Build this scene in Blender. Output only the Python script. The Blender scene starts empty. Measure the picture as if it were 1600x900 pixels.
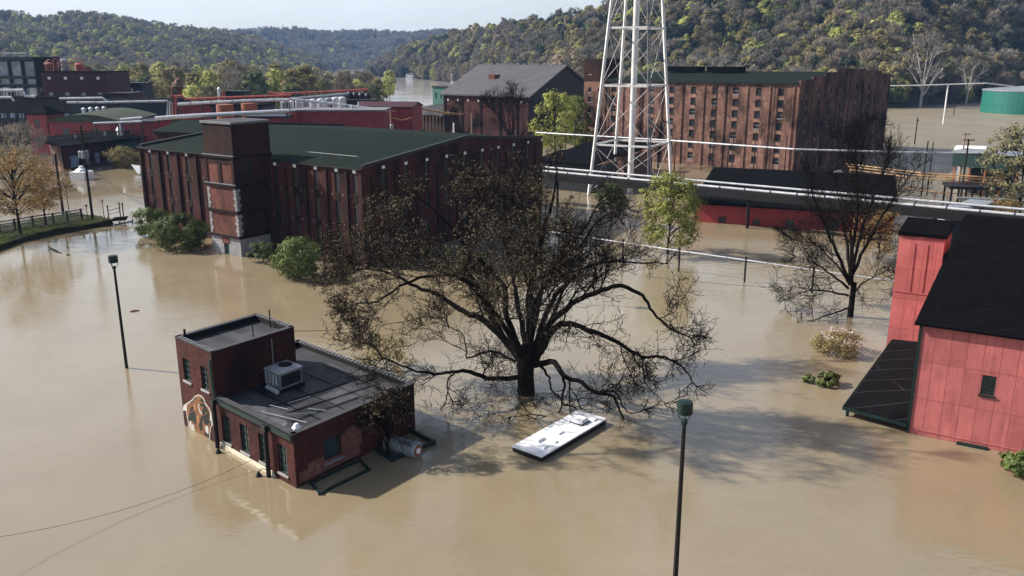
import bpy, math, random
from mathutils import Vector, Matrix, noise
random.seed(11)
R = math.radians
S = bpy.context.scene
COL = S.collection

# ------------------------------------------------------------------ camera, sky, sun, exposure
CAM_H = 26.0
FPX = 1330.0                       # focal length in pixels of a 1600 px wide picture
PITCH = math.atan(360 / FPX)
cam_d = bpy.data.cameras.new('camera')
cam_d.sensor_width = 36
cam_d.lens = FPX / 1600 * 36
cam_d.clip_end = 12000
cam_d.clip_start = 0.5
cam = bpy.data.objects.new('camera', cam_d)
COL.objects.link(cam)
cam.location = (0, 0, CAM_H)
cam.rotation_euler = (math.pi / 2 - PITCH, 0, 0)
S.camera = cam

SUN_EL = 35.0
SUN_DIR = Vector((-0.972, 0.235, 0)).normalized()      # horizontal direction towards the sun
world = bpy.data.worlds.new('World')
S.world = world
world.use_nodes = True
wn = world.node_tree
bg = wn.nodes['Background']
sky = wn.nodes.new('ShaderNodeTexSky')
sky.sky_type = 'NISHITA'
sky.sun_disc = False
sky.sun_elevation = R(SUN_EL)
sky.sun_rotation = math.atan2(SUN_DIR.x, SUN_DIR.y)
sky.altitude = 200
sky.air_density = 1.0
sky.dust_density = 2.6
sky.ozone_density = 1.6
# thin high cloud veil: the blue of the sky is whitened in soft uneven streaks
tc = wn.nodes.new('ShaderNodeTexCoord')
mp = wn.nodes.new('ShaderNodeMapping'); mp.inputs['Scale'].default_value = (1.6, 1.6, 7.0)
nz = wn.nodes.new('ShaderNodeTexNoise'); nz.inputs['Scale'].default_value = 1.3; nz.inputs['Detail'].default_value = 7; nz.inputs['Roughness'].default_value = .6
rp = wn.nodes.new('ShaderNodeMapRange'); rp.inputs[1].default_value = .35; rp.inputs[2].default_value = .75; rp.inputs[3].default_value = .55; rp.inputs[4].default_value = .95
mx = wn.nodes.new('ShaderNodeMix'); mx.data_type = 'RGBA'
mx.inputs[7].default_value = (5.5, 5.85, 6.15, 1)
wn.links.new(tc.outputs['Generated'], mp.inputs[0]); wn.links.new(mp.outputs[0], nz.inputs['Vector'])
# the veil is thick towards the horizon and thins out overhead
sz = wn.nodes.new('ShaderNodeSeparateXYZ'); wn.links.new(tc.outputs['Generated'], sz.inputs[0])
el = wn.nodes.new('ShaderNodeMapRange'); el.inputs[1].default_value = .12; el.inputs[2].default_value = .62; el.inputs[3].default_value = 1.0; el.inputs[4].default_value = .12; el.interpolation_type = 'SMOOTHSTEP'
wn.links.new(sz.outputs[2], el.inputs[0])
ml = wn.nodes.new('ShaderNodeMath'); ml.operation = 'MULTIPLY'
wn.links.new(nz.outputs['Fac'], rp.inputs[0]); wn.links.new(rp.outputs[0], ml.inputs[0]); wn.links.new(el.outputs[0], ml.inputs[1]); wn.links.new(ml.outputs[0], mx.inputs[0])
wn.links.new(sky.outputs[0], mx.inputs[6]); wn.links.new(mx.outputs[2], bg.inputs['Color'])
bg.inputs['Strength'].default_value = 0.085

sun_d = bpy.data.lights.new('sun', 'SUN')
sun_d.energy = 4.8
sun_d.angle = R(1.0)
sun_d.color = (1.0, 0.94, 0.86)
sun = bpy.data.objects.new('sun', sun_d)
COL.objects.link(sun)
to_sun = Vector((SUN_DIR.x * math.cos(R(SUN_EL)), SUN_DIR.y * math.cos(R(SUN_EL)), math.sin(R(SUN_EL))))
sun.rotation_euler = to_sun.to_track_quat('Z', 'Y').to_euler()
sun.location = to_sun * 300

S.view_settings.view_transform = 'Standard'
S.view_settings.look = 'None'
S.view_settings.gamma = 1
S.view_settings.exposure = 0.99
S.view_settings.use_curve_mapping = False
S.render.engine = 'CYCLES'
S.cycles.max_bounces = 5
S.cycles.transparent_max_bounces = 6
S.cycles.volume_bounces = 0

# ------------------------------------------------------------------ survey helpers: sight lines of the photograph onto real surfaces
_c, _s = math.cos(PITCH), math.sin(PITCH)
def ray(px, py):
    X = (px - 800) / FPX; Y = (450 - py) / FPX
    return Vector((X, _c + Y * _s, -_s + Y * _c))
def on(px, py, z=0.0):
    d = ray(px, py); return Vector((0, 0, CAM_H)) + d * ((z - CAM_H) / d.z)
def at(px, py, Y):
    d = ray(px, py); return Vector((0, 0, CAM_H)) + d * (Y / d.y)
V = Vector

# ------------------------------------------------------------------ mesh builder
class MB:
    def __init__(s): s.v = []; s.f = []; s.m = []; s.uv = []; s.cuts = []
    def cut(s): s.cuts.append((len(s.f), len(s.v), len(s.uv)))
    def face(s, pts, m=0, uv=None):
        i = len(s.v); s.v.extend([tuple(p) for p in pts]); s.f.append(tuple(range(i, i + len(pts)))); s.m.append(m)
        if uv is None:
            a, b, c = V(pts[0]), V(pts[1]), V(pts[2]); n = (b - a).cross(c - a)
            if n.length < 1e-12: n = V((0, 0, 1))
            n.normalize()
            if abs(n.z) > .75: uv = [(p[0], p[1]) for p in pts]
            else:
                t = V((-n.y, n.x, 0)).normalized(); uv = [(t.x * p[0] + t.y * p[1], p[2]) for p in pts]
        s.uv.extend(uv)
    def hexa(s, P, m=0):               # P: 8 points, bottom ring 0-3 counter clockwise, top ring 4-7
        s.cut()
        for q in ((3, 2, 1, 0), (4, 5, 6, 7), (0, 1, 5, 4), (1, 2, 6, 5), (2, 3, 7, 6), (3, 0, 4, 7)):
            s.face([P[k] for k in q], m)
    def box(s, x0, x1, y0, y1, z0, z1, m=0):
        s.hexa([(x0, y0, z0), (x1, y0, z0), (x1, y1, z0), (x0, y1, z0), (x0, y0, z1), (x1, y0, z1), (x1, y1, z1), (x0, y1, z1)], m)
    def prism(s, poly, z0, z1, m=0, mtop=None):
        s.cut(); n = len(poly)
        b = [(p[0], p[1], z0) for p in poly]; t = [(p[0], p[1], z1) for p in poly]
        s.face(b[::-1], m); s.face(t, m if mtop is None else mtop)
        for i in range(n):
            j = (i + 1) % n; s.face([b[i], b[j], t[j], t[i]], m)
    def tube(s, pts, rad, n=8, m=0, cap=True):
        s.cut(); pts = [V(p) for p in pts]
        if not hasattr(rad, '__len__'): rad = [rad] * len(pts)
        base = len(s.v); prev = None
        for i, p in enumerate(pts):
            if i == 0: t = pts[1] - p
            elif i == len(pts) - 1: t = p - pts[i - 1]
            else: t = pts[i + 1] - pts[i - 1]
            if t.length < 1e-9: t = V((0, 0, 1))
            t.normalize()
            if prev is None:
                a = V((0, 0, 1)) if abs(t.z) < .9 else V((1, 0, 0))
                x = t.cross(a).normalized()
            else:
                x = prev - t * prev.dot(t)
                if x.length < 1e-6: x = t.orthogonal()
                x.normalize()
            prev = x; y = t.cross(x); r = rad[i]
            for k in range(n):
                a = 2 * math.pi * k / n
                q = p + (x * math.cos(a) + y * math.sin(a)) * r
                s.v.append((q.x, q.y, q.z))
        for i in range(len(pts) - 1):
            for k in range(n):
                k2 = (k + 1) % n; o = base + i * n
                s.f.append((o + k, o + k2, o + n + k2, o + n + k)); s.m.append(m)
                s.uv.extend([(k, i), (k + 1, i), (k + 1, i + 1), (k, i + 1)])
        if cap:
            s.f.append(tuple(base + k for k in range(n))[::-1]); s.m.append(m); s.uv.extend([(0, 0)] * n)
            o = base + (len(pts) - 1) * n
            s.f.append(tuple(o + k for k in range(n))); s.m.append(m); s.uv.extend([(0, 0)] * n)
    def cyl(s, x, y, z0, z1, r, n=16, m=0, r1=None):
        s.tube([(x, y, z0), (x, y, z1)], [r, r if r1 is None else r1], n, m)
    def bar(s, a, b, w, h, m=0):        # rectangular bar from a to b, width w, height h (upright)
        a, b = V(a), V(b); t = (b - a).normalized()
        x = t.cross(V((0, 0, 1)))
        if x.length < 1e-4: x = V((1, 0, 0))
        x.normalize(); y = x.cross(t).normalized()
        P = []
        for p in (a, b):
            P += [p - x * w / 2 - y * h / 2, p + x * w / 2 - y * h / 2, p + x * w / 2 + y * h / 2, p - x * w / 2 + y * h / 2]
        s.hexa(P, m)
    def lathe(s, cx, cy, prof, n=20, m=0):
        s.cut(); base = len(s.v)
        for r, z in prof:
            for k in range(n):
                a = 2 * math.pi * k / n; s.v.append((cx + r * math.cos(a), cy + r * math.sin(a), z))
        for i in range(len(prof) - 1):
            for k in range(n):
                k2 = (k + 1) % n; o = base + i * n
                s.f.append((o + k, o + k2, o + n + k2, o + n + k)); s.m.append(m)
                s.uv.extend([(k, i), (k + 1, i), (k + 1, i + 1), (k, i + 1)])
    def build(s, name, mats, parent=None, label=None, smooth=False, kind=None, origin=None):
        if not isinstance(mats, (list, tuple)): mats = [mats]
        off = V((0, 0, 0))
        if parent is not None:
            off = ROOT.get(parent.name, V((0, 0, 0)))
        elif origin is not None: off = V(origin)
        me = bpy.data.meshes.new(name)
        if off.length > 0: me.from_pydata([(p[0] - off.x, p[1] - off.y, p[2] - off.z) for p in s.v], [], s.f)
        else: me.from_pydata(s.v, [], s.f)
        ul = me.uv_layers.new(name='UVMap')
        flat = [c for t in s.uv for c in t]
        if len(flat) == 2 * len(ul.data): ul.data.foreach_set('uv', flat)
        for mt in mats: me.materials.append(mt)
        me.polygons.foreach_set('material_index', s.m)
        if smooth: me.polygons.foreach_set('use_smooth', [True] * len(s.f))
        me.update()
        o = bpy.data.objects.new(name, me)
        COL.objects.link(o)
        if parent is not None:
            o.parent = parent; ROOT[o.name] = off
        else:
            o.location = off; ROOT[o.name] = off
        if label: o['label'] = label
        if kind: o['kind'] = kind
        return o
ROOT = {}
def _split(s, name, mats, parent=None, label=None):
    """every bar, post or block collected in this builder becomes a part of its own"""
    c = s.cuts + [(len(s.f), len(s.v), len(s.uv))]; out = []
    for (f0, v0, u0), (f1, v1, u1) in zip(c, c[1:]):
        m = MB(); m.v = s.v[v0:v1]; m.f = [tuple(i - v0 for i in f) for f in s.f[f0:f1]]; m.m = s.m[f0:f1]; m.uv = s.uv[u0:u1]
        if m.f: out.append(m.build(name, mats, parent, label))
    return out
MB.split = _split
def tag(o, label, cat, group=None):
    o['label'] = label; o['category'] = cat
    if group: o['group'] = group
    return o
def thing(name, loc, label, cat, group=None):
    o = bpy.data.objects.new(name, None); COL.objects.link(o)
    o.location = loc; o.empty_display_size = .5
    ROOT[o.name] = V(loc)
    return tag(o, label, cat, group)
def dup(root, loc, rotz=0.0, scale=1.0, label=None, group=None):
    r = root.copy(); COL.objects.link(r); r.location = loc; r.rotation_euler = (0, 0, rotz)
    if hasattr(scale, '__len__'): r.scale = scale
    else: r.scale = (scale, scale, scale)
    if label: r['label'] = label
    if group: r['group'] = group
    ROOT[r.name] = V(loc)
    for ch in list(root.children):
        c = ch.copy(); COL.objects.link(c); c.parent = r
        for g in list(ch.children):
            d = g.copy(); COL.objects.link(d); d.parent = c
    return r

# ------------------------------------------------------------------ procedural materials
def nodes_of(name):
    m = bpy.data.materials.new(name); m.use_nodes = True
    nt = m.node_tree; b = nt.nodes['Principled BSDF']
    return m, nt, b
def _n(nt, t, **kw):
    n = nt.nodes.new(t)
    for k, v in kw.items(): setattr(n, k, v)
    return n
def mixc(nt, fac, a, b, mode='MIX'):
    n = nt.nodes.new('ShaderNodeMix'); n.data_type = 'RGBA'; n.blend_type = mode
    for sock, val in ((n.inputs[0], fac), (n.inputs[6], a), (n.inputs[7], b)):
        if hasattr(val, 'is_output') or hasattr(val, 'links'): nt.links.new(val, sock)
        elif isinstance(val, (int, float)): sock.default_value = val
        else: sock.default_value = (val[0], val[1], val[2], 1)
    return n.outputs[2]
def noisef(nt, vec, scale, detail=4, rough=.6, lo=.35, hi=.65, stretch=None):
    if stretch:
        mpn = nt.nodes.new('ShaderNodeMapping'); mpn.inputs['Scale'].default_value = stretch
        nt.links.new(vec, mpn.inputs[0]); vec = mpn.outputs[0]
    t = nt.nodes.new('ShaderNodeTexNoise'); t.inputs['Scale'].default_value = scale
    t.inputs['Detail'].default_value = detail; t.inputs['Roughness'].default_value = rough
    nt.links.new(vec, t.inputs['Vector'])
    r = nt.nodes.new('ShaderNodeMapRange'); r.inputs[1].default_value = lo; r.inputs[2].default_value = hi
    nt.links.new(t.outputs['Fac'], r.inputs[0])
    return r.outputs[0]
def plain(name, col, rough=.6, var=.35, scale=1.5, metal=0.0, spec=.3, bump=0.0, col2=None, stretch=None):
    m, nt, b = nodes_of(name)
    g = nt.nodes.new('ShaderNodeNewGeometry')
    f = noisef(nt, g.outputs['Position'], scale, 5, .65, .3, .7, stretch)
    c2 = col2 or tuple(c * (1 - var) for c in col)
    nt.links.new(mixc(nt, f, c2, col), b.inputs['Base Color'])
    b.inputs['Roughness'].default_value = rough; b.inputs['Metallic'].default_value = metal
    b.inputs['Specular IOR Level'].default_value = spec
    if bump:
        bp = nt.nodes.new('ShaderNodeBump'); bp.inputs['Strength'].default_value = bump; bp.inputs['Distance'].default_value = .05
        nt.links.new(f, bp.inputs['Height']); nt.links.new(bp.outputs[0], b.inputs['Normal'])
    return m
def brick(name, a, b_, mortar, soot, soot_amt=.6, pale=None, bw=.23, bh=.075, s_lo=.42, s_hi=.66):
    m, nt, b = nodes_of(name)
    uv = nt.nodes.new('ShaderNodeUVMap')
    t = nt.nodes.new('ShaderNodeTexBrick')
    t.inputs['Color1'].default_value = (*a, 1); t.inputs['Color2'].default_value = (*b_, 1); t.inputs['Mortar'].default_value = (*mortar, 1)
    t.inputs['Scale'].default_value = 1; t.inputs['Brick Width'].default_value = bw; t.inputs['Row Height'].default_value = bh
    t.inputs['Mortar Size'].default_value = .008; t.inputs['Bias'].default_value = -.1
    nt.links.new(uv.outputs[0], t.inputs['Vector'])
    g = nt.nodes.new('ShaderNodeNewGeometry')
    # worn courses, damp streaks and soot
    f1 = noisef(nt, g.outputs['Position'], .22, 6, .7, s_lo, s_hi, (1, 1, .55))
    f2 = noisef(nt, g.outputs['Position'], 1.1, 6, .74, .46, .68, (1, 1, .5))
    f3 = noisef(nt, g.outputs['Position'], 2.3, 5, .7, .4, .62)
    col = mixc(nt, f3, tuple(x * .62 for x in a), t.outputs['Color'])
    f5 = noisef(nt, g.outputs['Position'], 5.5, 6, .75, .36, .64)
    col = mixc(nt, 1.0, col, mixc(nt, f5, (.55, .52, .52), (1.3, 1.25, 1.22)), 'MULTIPLY')
    if pale:
        f4 = noisef(nt, g.outputs['Position'], .6, 5, .7, .55, .75)
        col = mixc(nt, f4, col, pale)
    ma = nt.nodes.new('ShaderNodeMath'); ma.operation = 'MAXIMUM'
    f2m = nt.nodes.new('ShaderNodeMath'); f2m.operation = 'MULTIPLY'; f2m.inputs[1].default_value = .62; nt.links.new(f2, f2m.inputs[0])
    nt.links.new(f1, ma.inputs[0]); nt.links.new(f2m.outputs[0], ma.inputs[1])
    mb = nt.nodes.new('ShaderNodeMath'); mb.operation = 'MULTIPLY'; mb.inputs[1].default_value = soot_amt
    nt.links.new(ma.outputs[0], mb.inputs[0])
    col = mixc(nt, mb.outputs[0], col, soot)
    nt.links.new(col, b.inputs['Base Color'])
    b.inputs['Roughness'].default_value = .9; b.inputs['Specular IOR Level'].default_value = .15
    bp = nt.nodes.new('ShaderNodeBump'); bp.inputs['Strength'].default_value = .5; bp.inputs['Distance'].default_value = .02
    nt.links.new(t.outputs['Fac'], bp.inputs['Height']); bp.invert = True
    nt.links.new(bp.outputs[0], b.inputs['Normal'])
    return m
def sheet(name, col, seam, w, h, rough=.55, var=.25, bumpd=.02, mort=.02, offs=0.0, spec=.3, streak=.5):
    """painted sheet panels or felt strips: seams every w by h metres, faded and streaked"""
    m, nt, b = nodes_of(name)
    uv = nt.nodes.new('ShaderNodeUVMap')
    t = nt.nodes.new('ShaderNodeTexBrick')
    t.offset = offs
    t.inputs['Color1'].default_value = (*col, 1); t.inputs['Color2'].default_value = (*[c * (1 - var * .6) for c in col], 1)
    t.inputs['Mortar'].default_value = (*seam, 1); t.inputs['Scale'].default_value = 1
    t.inputs['Brick Width'].default_value = w; t.inputs['Row Height'].default_value = h
    t.inputs['Mortar Size'].default_value = mort; t.inputs['Mortar Smooth'].default_value = .3
    nt.links.new(uv.outputs[0], t.inputs['Vector'])
    g = nt.nodes.new('ShaderNodeNewGeometry')
    f1 = noisef(nt, g.outputs['Position'], .6, 7, .75, .38, .64)
    f2 = noisef(nt, g.outputs['Position'], 2.0, 7, .75, .50, .72, (1, 1, .10))
    c1 = mixc(nt, f1, t.outputs['Color'], tuple(c * (1 - var) for c in col), 'MIX')
    mm = nt.nodes.new('ShaderNodeMath'); mm.operation = 'MULTIPLY'; mm.inputs[1].default_value = .55
    nt.links.new(f1, mm.inputs[0])
    c1 = mixc(nt, mm.outputs[0], t.outputs['Color'], tuple(c * (1 - var) for c in col))
    mm2 = nt.nodes.new('ShaderNodeMath'); mm2.operation = 'MULTIPLY'; mm2.inputs[1].default_value = streak
    nt.links.new(f2, mm2.inputs[0])
    c1 = mixc(nt, mm2.outputs[0], c1, tuple(c * .45 for c in col))
    nt.links.new(c1, b.inputs['Base Color'])
    b.inputs['Roughness'].default_value = rough; b.inputs['Specular IOR Level'].default_value = spec
    bp = nt.nodes.new('ShaderNodeBump'); bp.inputs['Strength'].default_value = .6; bp.inputs['Distance'].default_value = bumpd; bp.invert = True
    nt.links.new(t.outputs['Fac'], bp.inputs['Height']); nt.links.new(bp.outputs[0], b.inputs['Normal'])
    return m
def leafmat(name, c1, c2, c3=None, rough=.75, scale=.5, trans=.25):
    """leaf colours vary from tree to tree and from spray to spray"""
    m, nt, b = nodes_of(name)
    oi = nt.nodes.new('ShaderNodeObjectInfo')
    g = nt.nodes.new('ShaderNodeNewGeometry')
    f = noisef(nt, g.outputs['Position'], scale, 4, .7, .3, .7)
    col = mixc(nt, f, c1, c2)
    if c3:
        col2 = mixc(nt, f, c2, c3)
        col = mixc(nt, oi.outputs['Random'], col, col2)
    hv = nt.nodes.new('ShaderNodeHueSaturation')
    rr = nt.nodes.new('ShaderNodeMapRange'); rr.inputs[3].default_value = .7; rr.inputs[4].default_value = 1.25
    nt.links.new(oi.outputs['Random'], rr.inputs[0]); nt.links.new(rr.outputs[0], hv.inputs['Value'])
    nt.links.new(col, hv.inputs['Color'])
    nt.links.new(hv.outputs[0], b.inputs['Base Color'])
    b.inputs['Roughness'].default_value = rough; b.inputs['Specular IOR Level'].default_value = .15
    if trans:
        tr = nt.nodes.new('ShaderNodeBsdfTranslucent'); nt.links.new(hv.outputs[0], tr.inputs[0])
        ms = nt.nodes.new('ShaderNodeMixShader'); ms.inputs[0].default_value = trans
        nt.links.new(b.outputs[0], ms.inputs[1]); nt.links.new(tr.outputs[0], ms.inputs[2])
        nt.links.new(ms.outputs[0], nt.nodes['Material Output'].inputs['Surface'])
    return m
def glassmat(name, col=(.012, .016, .018), rough=.12):
    m, nt, b = nodes_of(name)
    g = nt.nodes.new('ShaderNodeNewGeometry')
    f = noisef(nt, g.outputs['Position'], .7, 4, .6, .35, .65)
    nt.links.new(mixc(nt, f, col, tuple(c * 2.2 for c in col)), b.inputs['Base Color'])
    b.inputs['Roughness'].default_value = rough; b.inputs['Specular IOR Level'].default_value = .5
    return m

M = {}
M['brick_dark'] = brick('dark_red_brick', (.105, .033, .026), (.058, .020, .017), (.042, .029, .026), (.006, .0045, .0045), .96)
M['brick_tower'] = brick('tower_red_brick', (.25, .095, .07), (.18, .06, .045), (.17, .11, .09), (.02, .013, .012), .8)
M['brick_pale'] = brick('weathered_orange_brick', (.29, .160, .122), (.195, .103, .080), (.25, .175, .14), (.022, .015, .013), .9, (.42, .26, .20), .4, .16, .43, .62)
M['brick_sooty_shaded'] = brick('sooty_shaded_brick', (.055, .023, .018), (.038, .017, .014), (.04, .028, .024), (.006, .005, .005), .9, None, .4, .16)
M['brick_small'] = brick('maroon_brick', (.105, .029, .024), (.06, .019, .017), (.07, .046, .042), (.009, .006, .006), .88)
M['brick_patch'] = brick('repointed_brick', (.22, .09, .075), (.17, .06, .05), (.24, .17, .15), (.06, .03, .03), .4)
M['brick_black'] = brick('soot_blackened_brick', (.026, .012, .010), (.016, .008, .007), (.02, .014, .012), (.005, .0045, .0045), .9, None, .4, .16)
M['brick_gable'] = brick('shaded_sooty_orange_brick', (.21, .115, .088), (.15, .079, .061), (.18, .125, .10), (.018, .013, .012), .95, (.34, .21, .16), .4, .16, .36, .58)  # gable's shade painted into the front brick: darker colour, heavier soot
M['roof_moss'] = sheet('mossy_green_roof', (.060, .072, .054), (.03, .036, .028), 9, 1.0, .9, .3, .008, .012, .5, .08, .3)
M['stone'] = brick('pale_rusticated_stone', (.42, .42, .43), (.32, .32, .34), (.12, .12, .13), (.1, .1, .11), .5, None, .7, .4)
M['roof_green'] = sheet('green_roof_felt', (.0080, .0150, .0115), (.012, .019, .0155), 9, 1.0, .9, .5, .008, .02, .5, .05, .4)
M['roof_black'] = sheet('black_roof_felt', (.0040, .0040, .0045), (.0085, .0085, .0092), 12, 1.35, .95, .4, .01, .045, .5, .02, .5)
M['roof_canopy'] = sheet('black_canopy_sheet', (.0055, .0055, .006), (.030, .030, .032), 30, 2.1, .85, .4, .01, .05, .5, .05, .5)
M['roof_grey'] = sheet('grey_roof_felt', (.062, .060, .067), (.012, .012, .014), 3.2, 1.0, .7, .92, .01, .014, .5, .2, .7)
M['roof_slate'] = sheet('weathered_grey_roof', (.085, .080, .086), (.045, .045, .05), 14, 2.0, .75, .4, .01, .05, .5, .2, .6)
M['red_sheet'] = sheet('faded_red_sheet', (.50, .145, .138), (.17, .045, .045), 1.02, 2.75, .6, .5, .015, .020, 0.0, .2, .95)
M['red_sheet_dark'] = sheet('deep_red_sheet', (.30, .038, .042), (.10, .015, .02), 1.2, 3.0, .5, .3, .02, .02, 0, .3, .3)
M['red_far'] = plain('red_painted_wall', (.24, .036, .042), .65, .5, .5)
M['maroon'] = plain('maroon_cladding', (.045, .008, .012), .6, .35, .3)
M['dkgreen'] = plain('dark_green_paint', (.005, .020, .017), .5, .4, 2)
M['green_trim'] = plain('green_gutter_paint', (.008, .022, .020), .5, .5, 2.5)
M['black'] = plain('black_paint', (.005, .005, .0055), .6, .4, 2)
M['char'] = plain('charcoal_steel', (.011, .012, .014), .6, .4, .8)
M['navy'] = plain('blue_black_steel', (.015, .023, .040), .55, .5, .4)
M['silver'] = plain('silver_pipe_cladding', (.58, .59, .62), .4, .4, .9, .35, .5)
M['steel'] = plain('galvanised_steel', (.27, .29, .31), .45, .4, 1.2, .3, .4)
M['white'] = plain('white_paint', (.74, .74, .75), .5, .16, 1.2)
M['white_dirty'] = plain('dirty_white_roof', (.72, .73, .76), .55, .18, 1.3, spec=.3)
M['tower_white'] = plain('weathered_tower_paint', (.66, .65, .63), .55, .28, .5, stretch=(1, 1, .3))
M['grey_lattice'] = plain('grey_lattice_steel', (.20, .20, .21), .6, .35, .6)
M['cream'] = plain('cream_render_band', (.62, .58, .44), .7, .25, 2)
M['coping'] = plain('pale_coping', (.17, .17, .185), .7, .45, 3)
M['glass'] = glassmat('dark_window_glass')
M['shutter'] = plain('black_shutter', (.013, .016, .018), .5, .4, 3)
M['frame_green'] = plain('dark_green_window_frame', (.03, .065, .055), .5, .4, 4)
M['sill'] = plain('grey_window_sill', (.30, .30, .31), .7, .35, 4)
M['bark'] = plain('dark_wet_bark', (.016, .0125, .0105), .95, .6, 5, spec=.05, bump=1.0)
M['twig'] = plain('dark_twigs', (.017, .0135, .0105), .95, .4, 3, spec=.03)
M['bark_grey'] = plain('grey_bark', (.10, .085, .07), .95, .4, 1.5, spec=.05)
M['bark_white'] = plain('pale_sycamore_bark', (.42, .39, .35), .9, .4, .6, spec=.1)
M['wood'] = plain('weathered_pole_wood', (.028, .023, .02), .9, .4, 2, spec=.1)
M['wood_pale'] = plain('pale_pole_wood', (.28, .20, .14), .9, .35, 2, spec=.1)
M['yellow'] = plain('yellow_pipe_paint', (.42, .22, .07), .5, .3, 1)
M['copper'] = plain('rusty_orange_tank', (.27, .095, .05), .6, .45, .5)
M['redpipe'] = plain('red_pipe_paint', (.36, .075, .06), .5, .3, .6)
M['tank_green'] = sheet('green_tank_plates', (.008, .105, .078), (.03, .17, .13), 3.0, 2.4, .5, .25, .01, .05, 0, .3, .35)
M['teal'] = plain('teal_cladding', (.07, .19, .16), .6, .3, .8)
M['shed_green'] = sheet('green_ribbed_shed', (.008, .034, .030), (.003, .012, .011), .45, 30, .6, .3, .02, .06, 0, .3, .3)
M['wire'] = plain('black_cable', (.012, .012, .012), .6, .3, 1)
M['bison_brown'] = plain('mural_brown', (.20, .085, .035), .8, .35, 4)
M['bison_dark'] = plain('mural_dark_green', (.010, .016, .011), .8, .4, 4)
M['bison_white'] = plain('mural_white', (.46, .44, .41), .8, .2, 4)
M['copper_green'] = plain('verdigris', (.02, .07, .055), .6, .4, 3)
M['blue_glass'] = glassmat('blue_tinted_window', (.10, .14, .20), .2)
M['pink'] = leafmat('pink_blossom', (.42, .32, .30), (.55, .46, .42), None, .7, 2, .2)

LEAF = {
 'yellowgreen': leafmat('yellow_green_spring_leaves', (.27, .285, .075), (.40, .41, .14), (.31, .32, .085), .75, .6, .4),
 'lime': leafmat('lime_spring_leaves', (.21, .23, .05), (.30, .31, .085), None, .75, .8),
 'olive': leafmat('olive_leaves', (.165, .145, .056), (.26, .22, .095), (.20, .165, .085), .8, .6, .35),
 'green': leafmat('mid_green_leaves', (.07, .095, .036), (.13, .155, .062), (.09, .115, .046), .75, .6, .35),
 'dark': leafmat('dark_evergreen_leaves', (.009, .018, .012), (.016, .028, .017), (.02, .028, .017), .8, .5, .1),
 'bush': leafmat('glossy_shrub_leaves', (.06, .085, .02), (.125, .155, .045), None, .6, 1.2),
 'grey': leafmat('bare_grey_twigs', (.125, .115, .096), (.205, .19, .155), (.15, .135, .118), .9, .5, .2),
 'brown': leafmat('bare_brown_twigs', (.15, .12, .086), (.24, .20, .145), (.18, .145, .11), .9, .5, .2),
 'orange': leafmat('orange_budding_leaves', (.19, .12, .048), (.28, .185, .075), None, .8, .9),
 'conifer': leafmat('brown_green_conifer', (.085, .085, .04), (.13, .115, .06), None, .8, .9, .1),
 'bud': leafmat('brown_buds', (.055, .043, .028), (.135, .108, .068), None, .9, .8, .1),
}

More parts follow.
